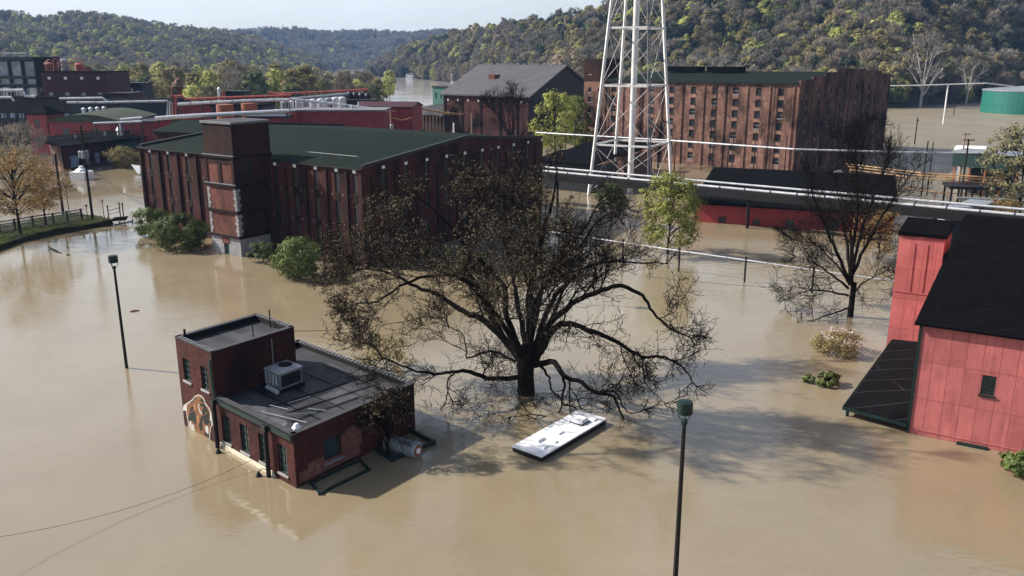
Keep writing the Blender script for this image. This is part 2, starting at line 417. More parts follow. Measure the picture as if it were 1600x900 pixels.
# ================================================================== SETTING
# ---- flood water: one sheet to the horizon
def water_material():
    m, nt, b = nodes_of('muddy_flood_water')
    g = nt.nodes.new('ShaderNodeNewGeometry'); P = g.outputs['Position']
    f1 = noisef(nt, P, .035, 5, .6, .35, .65)
    f2 = noisef(nt, P, .16, 5, .65, .4, .7)
    c = mixc(nt, f1, (.188, .150, .093), (.226, .184, .119))
    k = nt.nodes.new('ShaderNodeMath'); k.operation = 'MULTIPLY'; k.inputs[1].default_value = .35
    nt.links.new(f2, k.inputs[0])
    c = mixc(nt, k.outputs[0], c, (.162, .129, .080))
    # sky glare on the far river, painted in as a paler streaked colour
    s0 = nt.nodes.new('ShaderNodeSeparateXYZ'); nt.links.new(P, s0.inputs[0])
    v1 = nt.nodes.new('ShaderNodeMapRange'); v1.inputs[1].default_value = 330; v1.inputs[2].default_value = 520; nt.links.new(s0.outputs[1], v1.inputs[0])
    v2 = nt.nodes.new('ShaderNodeMapRange'); v2.inputs[1].default_value = 60; v2.inputs[2].default_value = -20; nt.links.new(s0.outputs[0], v2.inputs[0])
    v3 = nt.nodes.new('ShaderNodeMath'); v3.operation = 'MULTIPLY'; nt.links.new(v1.outputs[0], v3.inputs[0]); nt.links.new(v2.outputs[0], v3.inputs[1])
    glare_streak = noisef(nt, P, .05, 5, .7, .35, .65, (.5, 1.6, 1))
    c = mixc(nt, v3.outputs[0], c, mixc(nt, glare_streak, (.34, .31, .27), (.50, .48, .46)))
    nt.links.new(c, b.inputs['Base Color'])
    b.inputs['Roughness'].default_value = .06
    b.inputs['IOR'].default_value = 1.48
    b.inputs['Specular IOR Level'].default_value = 1.0
    # wind ripples in patches over a long lazy swell
    w1 = nt.nodes.new('ShaderNodeTexNoise'); w1.inputs['Scale'].default_value = .55; w1.inputs['Detail'].default_value = 3
    w2 = nt.nodes.new('ShaderNodeTexNoise'); w2.inputs['Scale'].default_value = 2.6; w2.inputs['Detail'].default_value = 4; w2.inputs['Distortion'].default_value = .4
    mp = nt.nodes.new('ShaderNodeMapping'); mp.inputs['Rotation'].default_value = (0, 0, R(28)); mp.inputs['Scale'].default_value = (1, 2.2, 1)
    nt.links.new(P, mp.inputs[0]); nt.links.new(mp.outputs[0], w2.inputs['Vector']); nt.links.new(mp.outputs[0], w1.inputs['Vector'])
    patch = noisef(nt, P, .045, 4, .6, .40, .62)
    a = nt.nodes.new('ShaderNodeMath'); a.operation = 'MULTIPLY'
    nt.links.new(w2.outputs['Fac'], a.inputs[0]); nt.links.new(patch, a.inputs[1])
    a2 = nt.nodes.new('ShaderNodeMath'); a2.operation = 'MULTIPLY'; a2.inputs[1].default_value = .42
    nt.links.new(a.outputs[0], a2.inputs[0])
    a3 = nt.nodes.new('ShaderNodeMath'); a3.operation = 'MULTIPLY_ADD'; a3.inputs[1].default_value = .30
    nt.links.new(w1.outputs['Fac'], a3.inputs[0]); nt.links.new(a2.outputs[0], a3.inputs[2])
    # the sheltered basin at the left lies calm, the open water at the right is ruffled by the wind
    sx = nt.nodes.new('ShaderNodeSeparateXYZ'); nt.links.new(P, sx.inputs[0])
    mr = nt.nodes.new('ShaderNodeMapRange'); mr.inputs[1].default_value = -35; mr.inputs[2].default_value = 60; mr.inputs[3].default_value = .36; mr.inputs[4].default_value = 1.0; mr.interpolation_type = 'SMOOTHSTEP'
    nt.links.new(sx.outputs[0], mr.inputs[0])
    # the river itself runs choppy
    ry = nt.nodes.new('ShaderNodeMapRange'); ry.inputs[1].default_value = 130; ry.inputs[2].default_value = 300; ry.interpolation_type = 'SMOOTHSTEP'; nt.links.new(sx.outputs[1], ry.inputs[0])
    rx = nt.nodes.new('ShaderNodeMapRange'); rx.inputs[1].default_value = -70; rx.inputs[2].default_value = 20; rx.interpolation_type = 'SMOOTHSTEP'; nt.links.new(sx.outputs[0], rx.inputs[0])
    rr = nt.nodes.new('ShaderNodeMath'); rr.operation = 'MULTIPLY'; r0 = nt.nodes.new('ShaderNodeMath'); r0.operation = 'MULTIPLY_ADD'; r0.inputs[1].default_value = .96; r0.inputs[2].default_value = .04; nt.links.new(rx.outputs[0], r0.inputs[0]); nt.links.new(ry.outputs[0], rr.inputs[0]); nt.links.new(r0.outputs[0], rr.inputs[1])
    ro = nt.nodes.new('ShaderNodeMath'); ro.operation = 'MULTIPLY_ADD'; ro.inputs[1].default_value = .30; ro.inputs[2].default_value = .055; nt.links.new(rr.outputs[0], ro.inputs[0]); nt.links.new(ro.outputs[0], b.inputs['Roughness'])
    rm = nt.nodes.new('ShaderNodeMath'); rm.operation = 'MULTIPLY_ADD'; rm.inputs[1].default_value = 7.0; rm.inputs[2].default_value = 1.0; nt.links.new(rr.outputs[0], rm.inputs[0])
    a4 = nt.nodes.new('ShaderNodeMath'); a4.operation = 'MULTIPLY'; nt.links.new(a3.outputs[0], a4.inputs[0]); nt.links.new(rm.outputs[0], a4.inputs[1]); a3 = a4
    bp = nt.nodes.new('ShaderNodeBump'); bp.inputs['Distance'].default_value = .12
    nt.links.new(mr.outputs[0], bp.inputs['Strength'])
    nt.links.new(a3.outputs[0], bp.inputs['Height']); nt.links.new(bp.outputs[0], b.inputs['Normal'])
    return m
mb = MB(); mb.face([(-9000, -600, 0), (9000, -600, 0), (9000, 9000, 0), (-9000, 9000, 0)])
mb.build('flood_water', water_material(), kind='structure')

# ---- hills beyond the river
def lerp_tab(tab, x):
    if x <= tab[0][0]: return tab[0][1]
    for (x0, y0), (x1, y1) in zip(tab, tab[1:]):
        if x <= x1: return y0 + (y1 - y0) * (x - x0) / (x1 - x0)
    return tab[-1][1]
HILLSOIL = plain('leaf_litter_hillside', (.06, .05, .038), .95, .5, .05, spec=.05, col2=(.018, .017, .014))
def hill_point(spec, px, t):
    """t: 0 at the foot, 1 on the crest, up to 1.6 behind it"""
    tree = spec.get('tree', 11)
    Yb = lerp_tab(spec['foot'], px); Yc = lerp_tab(spec['crestY'], px); yc = lerp_tab(spec['crest'], px)
    top = at(px, yc, Yc)
    hc = max(2.0, top.z - tree)
    base = on(px, 90 + 26 * FPX / Yb)
    bx = base.x * (Yb / base.y)
    if t <= 1:
        s = t * t * (3 - 2 * t) * .55 + t * .45
        z = hc * s; Y = Yb + (Yc - Yb) * t; x = bx + (top.x - bx) * t
    else:
        Y = Yc + (Yc - Yb) * (t - 1); x = top.x * (Y / Yc); z = hc * (1 - .5 * (t - 1) ** 2 * 2)
    z += (noise.noise(V((x * .006, Y * .006, 3))) * .34 * hc + noise.noise(V((x * .016, Y * .016, 7))) * 5) * min(1, t * 2) * (1 if t < .85 else max(0, 1 - (t - .85) * 4))
    return V((x, Y, z - .6 * (1 if t < .02 else 0)))
HILLS = {
 'left': dict(crest=[(-700, 20), (-200, 24), (0, 29), (30, 30), (60, 37), (80, 34), (110, 28), (150, 27), (180, 29), (220, 36), (260, 42), (300, 47), (340, 50), (400, 58), (460, 78), (520, 95)],
              crestY=[(-700, 1500), (0, 1450), (300, 1650), (520, 1900)], foot=[(-700, 760), (0, 780), (300, 950), (520, 1500)], tree=12),
 'far': dict(crest=[(150, 60), (280, 52), (330, 50), (380, 52), (420, 53), (480, 50), (560, 52), (640, 54), (700, 52), (760, 56), (850, 60)],
             crestY=[(150, 2700), (850, 2700)], foot=[(150, 2000), (850, 2000)], tree=12),
 'right': dict(crest=[(560, 112), (600, 92), (640, 72), (680, 58), (720, 48), (760, 42), (800, 36), (840, 30), (870, 22), (900, 22), (940, 14), (1000, -4), (1080, -22), (1200, -60), (1400, -95), (1600, -120), (2300, -120)],
               crestY=[(560, 1500), (640, 1350), (720, 1150), (800, 980), (900, 850), (1100, 760), (1400, 740), (1600, 800), (2300, 800)],
               foot=[(560, 1280), (640, 1120), (720, 900), (800, 700), (900, 560), (1100, 470), (1400, 462), (1600, 560), (2300, 560)], tree=12),
}
HILL_GRID = {}
for nm, spec in HILLS.items():
    pxs = [spec['crest'][0][0] + (spec['crest'][-1][0] - spec['crest'][0][0]) * i / 90 for i in range(91)]
    ts = [0, .03, .08] + [.15 + i * .0607 for i in range(15)] + [1.15, 1.3, 1.5]
    mb = MB(); grid = [[hill_point(spec, p, t) for t in ts] for p in pxs]
    for i in range(len(pxs) - 1):
        for j in range(len(ts) - 1):
            mb.face([grid[i][j], grid[i + 1][j], grid[i + 1][j + 1], grid[i][j + 1]])
    mb.build('hill', HILLSOIL, kind='structure', smooth=True)

# ---- the strip of dry bank at the left, with rough grass on top
ISL = [on(-120, 440), on(-60, 412), on(0, 391), on(30, 380), on(60, 373), on(90, 366), on(120, 361), on(150, 355), on(172, 352), on(180, 349),
       on(176, 345), on(150, 341), on(120, 338), on(80, 345), on(40, 352), on(0, 360), on(-120, 385)]
GRASS_SOIL = plain('bank_soil_and_grass', (.036, .044, .015), .95, .5, .9, spec=.05, col2=(.022, .018, .013))
mb = MB(); top = []
cx = sum(p.x for p in ISL) / len(ISL); cy = sum(p.y for p in ISL) / len(ISL)
inner = [V((p.x + (cx - p.x) * .035, p.y + (cy - p.y) * .10, .75 + .15 * math.sin(i * 1.7))) for i, p in enumerate(ISL)]
for i in range(len(ISL)):
    j = (i + 1) % len(ISL)
    a, b = ISL[i], ISL[j]
    mb.face([(a.x, a.y, -.5), (b.x, b.y, -.5), inner[j], inner[i]])
mb.face(inner)
mb.build('grass_bank', GRASS_SOIL, kind='structure')
mb = MB(); rg = random.Random(5)
def in_poly(x, y, poly):
    c = False; n = len(poly)
    for i in range(n):
        a, b = poly[i], poly[(i + 1) % n]
        if (a.y > y) != (b.y > y) and x < (b.x - a.x) * (y - a.y) / (b.y - a.y) + a.x: c = not c
    return c
xs = [p.x for p in inner]; ys = [p.y for p in inner]
cnt = 0
while cnt < 5200:
    x = rg.uniform(min(xs), max(xs)); y = rg.uniform(min(ys), max(ys))
    if not in_poly(x, y, inner): continue
    if noise.noise(V((x * .35, y * .35, 1))) < -.15: continue
    cnt += 1
    a = rg.uniform(0, 6.28); h = rg.uniform(.10, .38); w = rg.uniform(.04, .09)
    dx, dy = math.cos(a) * w, math.sin(a) * w
    lx, ly = rg.uniform(-.15, .15), rg.uniform(-.15, .15)
    mb.face([(x - dx, y - dy, .72), (x + dx, y + dy, .72), (x + lx, y + ly, .78 + h)])
g_ = mb.build('grass', LEAF['bush'], kind='stuff')
tag(g_, 'rough green grass growing along the top of the bank at the left', 'grass')

# ================================================================== BUILDINGS
M['brick_apron'] = brick('pale_brick_apron', (.40, .235, .18), (.33, .18, .14), (.3, .2, .17), (.08, .05, .04), .6, None, .4, .16)
M['brick_apron_dark'] = brick('shaded_brick_apron', (.20, .115, .09), (.15, .085, .07), (.15, .1, .08), (.03, .02, .018), .6, None, .4, .16)  # apron brick darkened to paint in the shade on the gable
class Fr:
    """a wall line: u along it, z up, out away from the building (viewer side when p0 is its left end)"""
    def __init__(s, p0, p1):
        s.p = V((p0[0], p0[1], 0)); d = V((p1[0] - p0[0], p1[1] - p0[1], 0)); s.L = d.length; s.d = d.normalized(); s.n = V((s.d.y, -s.d.x, 0))
    def pt(s, u, z, o=0.0):
        q = s.p + s.d * u + s.n * o; return V((q.x, q.y, z))
    def box(s, mb, u0, u1, z0, z1, o0, o1, m=0):
        mb.hexa([s.pt(u0, z0, o1), s.pt(u1, z0, o1), s.pt(u1, z0, o0), s.pt(u0, z0, o0),
                 s.pt(u0, z1, o1), s.pt(u1, z1, o1), s.pt(u1, z1, o0), s.pt(u0, z1, o0)], m)
    def wall(s, mb, z0, z1, holes=(), depth=.22, u0=0.0, u1=None, m=0, mrev=None):
        u1 = s.L if u1 is None else u1
        us = sorted(set([u0, u1] + [h[k] for h in holes for k in (0, 1)])); zs = sorted(set([z0, z1] + [h[k] for h in holes for k in (2, 3)]))
        us = [u for u in us if u0 - 1e-6 <= u <= u1 + 1e-6]; zs = [z for z in zs if z0 - 1e-6 <= z <= z1 + 1e-6]
        for a, b in zip(us, us[1:]):
            run = None
            for c, e in zip(zs, zs[1:]):
                um, zm = (a + b) / 2, (c + e) / 2
                if any(h[0] < um < h[1] and h[2] < zm < h[3] for h in holes): continue
                mb.face([s.pt(a, c), s.pt(b, c), s.pt(b, e), s.pt(a, e)], m, [(a, c), (b, c), (b, e), (a, e)])
        mr = m if mrev is None else mrev
        for a, b, c, e in holes:
            A = [s.pt(a, c), s.pt(b, c), s.pt(b, e), s.pt(a, e)]; B = [s.pt(a, c, -depth), s.pt(b, c, -depth), s.pt(b, e, -depth), s.pt(a, e, -depth)]
            for i in range(4):
                j = (i + 1) % 4; mb.face([A[j], A[i], B[i], B[j]], mr)
    def hit(s, px, py, o=0.0):
        """where the sight line through this pixel meets the wall"""
        d = ray(px, py); o0 = V((0, 0, CAM_H)); q = s.p + s.n * o
        t = (q - o0).dot(s.n) / d.dot(s.n); w = o0 + d * t
        return (w - s.p).dot(s.d), w.z
def window(fr, u0, u1, z0, z1, parent, frame_mat, pane_mat, depth=.2, bars=(1, 3), fw=.07, sill=True, split=True, sill_mat=None):
    """frame with glazing bars and sill (one part), pane behind it (its sub-part)"""
    e = .004
    a, b, c, d = u0 + e, u1 - e, z0 + e, z1 - e
    f = MB()
    fr.box(f, a, a + fw, c, d, -depth, -depth + .07); fr.box(f, b - fw, b, c, d, -depth, -depth + .07)
    fr.box(f, a + fw, b - fw, c, c + fw, -depth, -depth + .07); fr.box(f, a + fw, b - fw, d - fw, d, -depth, -depth + .07)
    for i in range(bars[0]):
        u = a + (b - a) * (i + 1) / (bars[0] + 1); fr.box(f, u - .02, u + .02, c + fw, d - fw, -depth + .01, -depth + .05)
    for i in range(bars[1]):
        z = c + (d - c) * (i + 1) / (bars[1] + 1)
        n = bars[0] + 1
        for k in range(n):
            ua = a + (b - a) * k / n + (fw if k == 0 else .022); ub = a + (b - a) * (k + 1) / n - (fw if k == n - 1 else .022)
            fr.box(f, ua, ub, z - .018, z + .018, -depth + .012, -depth + .048)
    wobj = f.build('window', frame_mat, parent)
    p = MB(); p.face([fr.pt(a, c, -depth + .004), fr.pt(b, c, -depth + .004), fr.pt(b, d, -depth + .004), fr.pt(a, d, -depth + .004)])
    p.build('pane', pane_mat, wobj)
    if sill:
        s_ = MB(); fr.box(s_, u0 - .08, u1 + .08, z0 - .14, z0 - .003, -.05, .09); s_.build('sill', sill_mat or M['sill'], wobj)
    return wobj
def xy(p): return V((p[0], p[1], 0))

M['coping_dark'] = plain('dark_felt_coping', (.05, .05, .055), .7, .5, 3)
# ---------------------------------------------------------------- small flooded brick building with the bison mural
A = V((-24.0, 57.6, 0)); u = V((.742, -.670, 0)); v = V((.60, .80, 0))
LS, DS, TU, TV, ZL, ZT = 14.2, 10.8, 5.0, 7.0, 3.62, 6.8
B_ = A + u * LS; C_ = B_ + v * DS; D_ = A + v * DS
sb = thing('brick_building', A, 'small flooded maroon brick building with flat black roofs, raised left block and a bison mural', 'building')
fL = Fr(A, B_); fR = Fr(B_, C_); fBk = Fr(C_, D_); fW = Fr(D_, A)
wall = MB()
def hole(fr, px0, py0, px1, py1, w=None):
    u0, z1 = fr.hit(px0, py0); u1, z0 = fr.hit(px1, py1); return (min(u0, u1), max(u0, u1), min(z0, z1), max(z0, z1))
up = [(.75, 1.75, 3.75, 5.45), (3.25, 4.25, 3.75, 5.45)]
lowh = [(5.65, 6.6, .55, 2.55), (7.9, 8.9, .55, 2.55), (10.15, 11.15, .55, 2.55), (12.35, 13.35, .55, 2.55)]
fL.wall(wall, -1.5, ZT, up, .22, 0, TU)
fL.wall(wall, -1.5, ZL, lowh, .22, TU, LS)
rh = [(2.35, 3.75, .75, 2.35)]
fR.wall(wall, -1.5, ZL, rh, .22)
fBk.wall(wall, -1.5, ZL); fW.wall(wall, -1.5, ZL, (), .2, 0, DS - TV); 
fW.wall(wall, -1.5, ZT, (), .2, DS - TV, DS)
fT = Fr(A + u * TU, A + u * TU + v * TV); fT.wall(wall, 2.6, ZT, ())
fTb = Fr(A + u * TU + v * TV, A + v * TV); fTb.wall(wall, 2.6, ZT, ())
wall.build('wall', M['brick_small'], sb)
# parapets: inner faces and pale tiled coping
cp = MB(); par = MB()
for fr, a, b, z, m_ in ((fL, 0, TU, ZT, 0), (fT, 0, TV, ZT, 0), (fTb, 0, TU, ZT, 0), (fW, DS - TV, DS, ZT, 0), (fL, TU, LS, ZL, 1), (fR, 0, DS, ZL, 1), (fBk, 0, LS, ZL, 0), (fW, 0, DS - TV, ZL, 0)):
    fr.box(par, a + .02, b - .02, z - .62, z - .004, -.30, -.012)
    fr.box(cp, a - .0 + .013, b - .013, z, z + .07 if not m_ else z + .05, -.34, .05, 0)
par.split('parapet', M['black'], sb); 
cop = cp.split('coping', M['coping_dark'], sb)[0]
tl = MB()
for fr, a, b, z in ((fBk, .4, LS - .4, ZL), (fTb, .3, TU - .3, ZT), (fL, .5, TU - .3, ZT)):
    x = a
    while x < b:
        fr.box(tl, x, x + .2, z + .066, z + .12, -.3, .02); x += .42
tl.build('coping_tile', M['coping'], cop, kind='stuff')
rf = MB()
def roofpoly(pts, z0, name):
    r_ = MB(); r_.face([V((p.x, p.y, z)) for p, z in zip(pts, z0)], 0, [((p - A).dot(u), (p - A).dot(v)) for p in pts]); return r_.build(name, M['roof_grey'], sb)
i_ = .31
roofpoly([A + u * i_ + v * i_, A + u * (TU - i_) + v * i_, A + u * (TU - i_) + v * (TV - i_), A + u * i_ + v * (TV - i_)], [ZT - .42] * 4, 'roof')
rz = ZL - .34
roofpoly([A + u * (TU + .01) + v * i_, B_ - u * i_ + v * i_, C_ - u * i_ - v * i_, D_ + u * i_ - v * i_, A + u * i_ + v * (TV + .01), A + u * (TU + .01) + v * (TV + .01)], [rz] * 6, 'roof')
for h_ in up: window(fL, *h_, sb, M['frame_green'], M['glass'], .18, (1, 3))
for h_ in lowh: window(fL, *h_, sb, M['frame_green'], M['glass'], .18, (1, 3))
for h_ in rh: window(fR, *h_, sb, M['frame_green'], M['glass'], .18, (3, 3), sill_mat=M['steel'])
pt_ = MB()
for (a, b, c, d) in ((.3, 5.4, .25, .95), (1.0, 2.3, .95, 1.3), (3.8, 5.6, .95, 2.2), (4.2, 5.2, 2.2, 2.45)): fR.box(pt_, a, b, c, d, -.01, .012)
pt_.build('repointed_brickwork', M['brick_patch'], sb)
gt = MB(); fL.box(gt, TU + .05, LS - .02, ZL - .36, ZL - .05, .051, .20); gt.split('gutter', M['green_trim'], sb)
cb = MB()
cb.hexa([fL.pt(TU + .2, -.6, .10), fL.pt(12.6, -.6, .10), fL.pt(12.6, -.6, .01), fL.pt(TU + .2, -.6, .01), fL.pt(TU + .2, .30, .10), fL.pt(11.6, .30, .10), fL.pt(11.6, .30, .01), fL.pt(TU + .2, .30, .01)])
cb.build('sign_band', M['cream'], sb)
for uu in (TU + .22, 11.55):
    d = MB(); d.tube([fL.pt(uu, ZL - .2, .3), fL.pt(uu, -1, .3)], .15, 10); fL.box(d, uu - .22, uu + .22, ZL - .42, ZL - .02, .202, .46)
    d.split('downpipe', M['black'], sb)
for uu in (6.0, 11.0):
    d = MB(); d.tube([fL.pt(uu, .25, .12), fL.pt(uu, .42, .4), fL.pt(uu, .30, .66)], .025, 6); q = fL.pt(uu, .2, .70)
    d.lathe(q.x, q.y, [(.04, .34), (.09, .26), (.2, .05), (.21, 0), (.02, .02)], 12); d.build('gooseneck_lamp', M['black'], sb)
gp = MB(); gp.tube([fL.pt(TU - .1, ZT - .5, .10), fL.pt(TU - .1, 4.2, .10), fL.pt(TU + .05, 3.6, .12)], .08, 8); gp.build('corner_pipe', M['copper_green'], sb)
dp = MB(); dp.tube([fT.pt(4.9, ZT - .3, .06), fT.pt(4.9, ZL + .05, .06), fT.pt(4.9, ZL - .1, .35)], .045, 6); dp.build('wall_pipe', M['steel'], sb)
st = MB()
for uu, vv, hh, r_ in ((2.6, 6.5, 1.0, .05), (.35, .6, .5, .09), (3.6, 4.3, .5, .04)):
    p = A + u * uu + v * vv; st.cyl(p.x, p.y, ZT - .4, ZT + hh, r_, 8)
st.split('vent_pipe', M['black'], sb)
# roof clutter: felt joints, thin pipes on blocks, white vent
pp = MB()
def rp_(uu, vv, z=0): p = A + u * uu + v * vv; return V((p.x, p.y, rz + .06 + z))
for a, b in (((9.0, 2.2), (9.8, 9.2)), ((10.6, 1.8), (11.6, 9.0)), ((12.0, 1.4), (12.4, 7.0))): pp.tube([rp_(*a), rp_(*b)], .035, 6)
pp.split('roof_pipe', M['black'], sb)
pp = MB()
for a, b in (((9.3, .9), (13.1, 1.9)), ((10.7, 1.5), (12.4, 3.2)), ((8.9, 1.9), (10.4, 2.3)), ((11.4, 3.3), (12.6, 3.9)), ((9.6, 2.9), (9.9, 4.6))): pp.tube([rp_(*a, .12), rp_(*b, .12)], .03, 6)
pp.split('roof_conduit', M['steel'], sb)
pp = MB(); p = A + u * 13.5 + v * .8; pp.lathe(p.x, p.y, [(.22, rz), (.2, rz + .3), (.3, rz + .34), (.12, rz + .62), (.01, rz + .64)], 12); pp.build('roof_vent', M['white'], sb)
pat = MB(); rg = random.Random(13)
def patch(mb, u0, u1, v0, v1, z):
    mb.cut(); P_ = [(u0, v0), (u1, v0 + rg.uniform(-.1, .1)), (u1 + rg.uniform(-.1, .1), v1), (u0, v1 + rg.uniform(-.1, .1))]
    mb.face([rp_(a, b, z - .057) for a, b in P_])
for k, (u0, u1, v0, v1) in enumerate(((5.6, 7.4, 5.6, 9.8), (10.2, 12.4, 5.2, 7.9), (8.0, 9.6, 8.2, 10.2), (11.8, 13.6, 8.4, 10.2), (6.0, 7.6, .9, 2.6))): patch(pat, u0, u1, v0, v1, .002 + .002 * k)
pat.split('felt_patch', plain('faded_felt_patch', (.085, .083, .09), .8, .6, 1.2, spec=.1), sb)
pat = MB()
for k, (u0, u1, v0, v1) in enumerate(((7.2, 10.0, 4.9, 6.6), (10.4, 11.9, 2.6, 4.8), (5.4, 6.6, 3.0, 5.2))): patch(pat, u0, u1, v0, v1, .014 + .002 * k)
pat.split('felt_patch', plain('tarry_felt_patch', (.014, .014, .016), .55, .5, 1.5, spec=.3), sb)
pat = MB()
for vv in (2.9, 5.0, 7.2, 9.1): pat.bar(rp_(5.4, vv, -.045), rp_(13.8, vv + .05, -.045), .07, .012)
pat.split('felt_seam', M['roof_black'], sb)
pud = MB(); rg = random.Random(3)
for k, (uu, vv, ru, rv) in enumerate(((11.2, 1.0, 1.0, .42), (9.6, .75, .6, .3), (8.4, 1.3, .8, .5))):
    pud.face([rp_(uu + ru * math.cos(i * .45) * rg.uniform(.7, 1.1), vv + rv * math.sin(i * .45) * rg.uniform(.7, 1.1), -.05 + k * .002) for i in range(14)])
pud.build('roof_puddle', plain('wet_roof_puddle', (.10, .10, .11), .08, .2, 2, spec=.6), sb)
# bison mural painted on the left wall (flat paint, a few millimetres proud)
def crop(pts): return [fL.hit(275 + x / 9.47, 605 + y / 9.47) for x, y in pts]
outl = [(103, 335), (110, 270), (135, 250), (160, 235), (205, 205), (240, 180), (285, 125), (330, 108), (375, 120), (410, 160), (440, 235), (490, 300), (520, 370), (530, 440), (545, 560), (520, 590), (505, 680), (500, 830), (400, 790), (330, 730), (270, 690), (215, 660), (185, 640), (178, 520), (160, 420), (148, 340), (112, 352)]
body = [(160, 260), (215, 225), (255, 190), (295, 140), (330, 125), (370, 135), (400, 170), (430, 245), (475, 300), (505, 370), (500, 480), (525, 560), (510, 590), (495, 680), (488, 800), (400, 770), (330, 715), (285, 680), (270, 560), (235, 540), (215, 500), (208, 640), (192, 640), (185, 480), (165, 400)]
green = [[(205, 385), (280, 345), (300, 450), (300, 555), (270, 530), (235, 490), (183, 500), (180, 455)],
         [(350, 280), (375, 235), (420, 245), (455, 300), (490, 370), (480, 390), (455, 360), (425, 400), (400, 420), (390, 380), (395, 320), (410, 300), (400, 285)],
         [(190, 238), (250, 195), (280, 152), (305, 148), (270, 195), (235, 228)], [(370, 440), (400, 420), (392, 520), (402, 645), (360, 640), (340, 560)],
         [(420, 650), (470, 690), (490, 690), (490, 755), (430, 708)], [(500, 500), (520, 500), (525, 560), (505, 575)], [(345, 190), (385, 165), (415, 200), (425, 235), (390, 220)],
         [(400, 430), (455, 385), (498, 390), (498, 500), (480, 560), (435, 555), (405, 500)], [(215, 300), (262, 280), (262, 340), (210, 372)]]
white = [[(335, 250), (350, 245), (345, 300), (365, 350), (395, 390), (380, 405), (350, 360), (332, 300)], [(440, 575), (470, 570), (485, 620), (485, 690), (460, 680), (440, 640)],
         [(205, 500), (228, 500), (216, 600), (198, 598)], [(230, 550), (265, 560), (275, 612), (255, 622)]]
rust = [[(265, 270), (285, 240), (300, 330), (290, 350), (270, 340)], [(310, 420), (335, 410), (345, 520), (330, 560)]]
mu = None
for lay, (name, polys, mt) in enumerate((('mural', [outl], M['bison_white']), ('mural_body', [body], M['bison_brown']), ('mural_shading', green, M['bison_dark']), ('mural_highlight', rust, plain('mural_rust', (.36, .17, .07), .8, .3, 4)), ('mural_horn', white, M['bison_white']))):
    d = MB()
    for P_ in polys:
        q = crop(P_)
        ctr = (sum(a for a, b in q) / len(q), sum(b for a, b in q) / len(q))
        n = len(q); o = .006 + .004 * lay
        base = len(d.v)
        d.v.extend([tuple(fL.pt(a, b, o)) for a, b in q]); d.f.append(tuple(base + i for i in range(n))[::-1]); d.m.append(0); d.uv.extend([(0, 0)] * n)
    if mu is None: ob = d.build(name, mt, sb)
    else:
        for q0 in range(len(d.f)):
            e_ = MB(); f_ = d.f[q0]; e_.v = [d.v[i] for i in sorted(f_)]; e_.f = [tuple(i - min(f_) for i in f_)]; e_.m = [0]; e_.uv = [(0, 0)] * len(f_); e_.build(name, mt, mu)
    if mu is None: mu = ob; mu['label'] = 'brown and green bison painted with a white outline'

# rooftop air conditioner
acp = on(444, 602, rz)
ac = thing('air_conditioner', V((acp.x, acp.y, rz)), 'dented silver air conditioning unit standing on the small building\'s black roof', 'air conditioner')
d = MB()
def abox(mb, a0, a1, b0, b1, z0, z1, m=0):
    P = [acp + u * a + v * b for a, b in ((a0, b0), (a1, b0), (a1, b1), (a0, b1))]
    mb.hexa([V((p.x, p.y, rz + z0)) for p in P] + [V((p.x, p.y, rz + z1)) for p in P], m)
abox(d, -.9, .95, -1.0, 1.0, .22, 1.35); d.build('casing', M['steel'], ac)
d = MB(); abox(d, -.95, 1.0, -1.05, 1.05, 1.352, 1.42); d.build('lid', M['silver'], ac)
d = MB(); p = acp + v * .35 - u * .2; d.cyl(p.x, p.y, rz + 1.42, rz + 1.48, .5, 20); d.build('fan_grille', M['char'], ac)
d = MB(); abox(d, -.6, .8, -1.03, -1.003, .4, 1.2); abox(d, .953, .975, -.85, .85, .35, 1.2); d.split('coil_panel', M['char'], ac)
d = MB(); abox(d, -1.1, -.75, -1.2, 1.1, 0, .2); abox(d, .7, 1.1, -1.2, 1.1, 0, .2); d.split('skid', M['black'], ac)
d = MB()
for k in range(4): abox(d, -.8 + k * .42, -.5 + k * .42, -1.06, -1.034, .35 + .1 * (k % 2), 1.25)
d.split('louvre_panel', M['silver'], ac)
d = MB(); q0 = acp - v * 1.25 - u * .3; q1 = acp - v * 1.35 + u * 1.1; d.tube([V((q0.x, q0.y, rz + .2)), V((q1.x, q1.y, rz + .2))], .17, 10); d.build('duct', M['silver'], ac)

# dark green frames standing in the water beside it
def frame_ring(name, corners, z, w, label, cat):
    o = thing(name, corners[0], label, cat); d = MB()
    for i in range(len(corners)):
        a, b = V(corners[i]), V(corners[(i + 1) % len(corners)]); t = (b - a).normalized() * w / 2
        d.bar(V((a.x, a.y, z)) + t, V((b.x, b.y, z)) - t, w, .3)
    d.split('rail', M['dkgreen'], o)
    d = MB()
    for a in corners: d.box(a[0] - w * .7, a[0] + w * .7, a[1] - w * .7, a[1] + w * .7, -1, z + .2)
    d.split('post', M['dkgreen'], o)
    return o
q = [on(575, 690, .3), on(612, 714, .3), on(678, 688, .3), on(640, 668, .3)]
frame_ring('tank_bund', q, .12, .2, 'dark green open frame round the fallen silver tank', 'platform')
q = [on(486, 752, .2), on(500, 768, .2), on(576, 731, .2), on(562, 716, .2)]
frame_ring('ramp_frame', q, -.03, .16, 'dark green ramp frame awash along the foot of the brick side wall', 'platform')
ct = on(633, 696, .55); t1 = on(652, 704, .5); t0 = on(606, 690, .5)
o = thing('silver_tank', V((ct.x, ct.y, 0)), 'silver cylindrical tank lying on its side inside the green frame', 'tank')
d = MB(); ax = (t1 - t0).normalized(); ax.z = 0
d.tube([t0 - ax * .1, t0, t1, t1 + ax * .06], [.35, .55, .55, .48], 20); d.build('shell', M['steel'], o, smooth=False)
d = MB(); d.tube([t1 + ax * .05, t1 + ax * .09], [.4, .4], 18); d.build('end_ring', M['copper'], o)
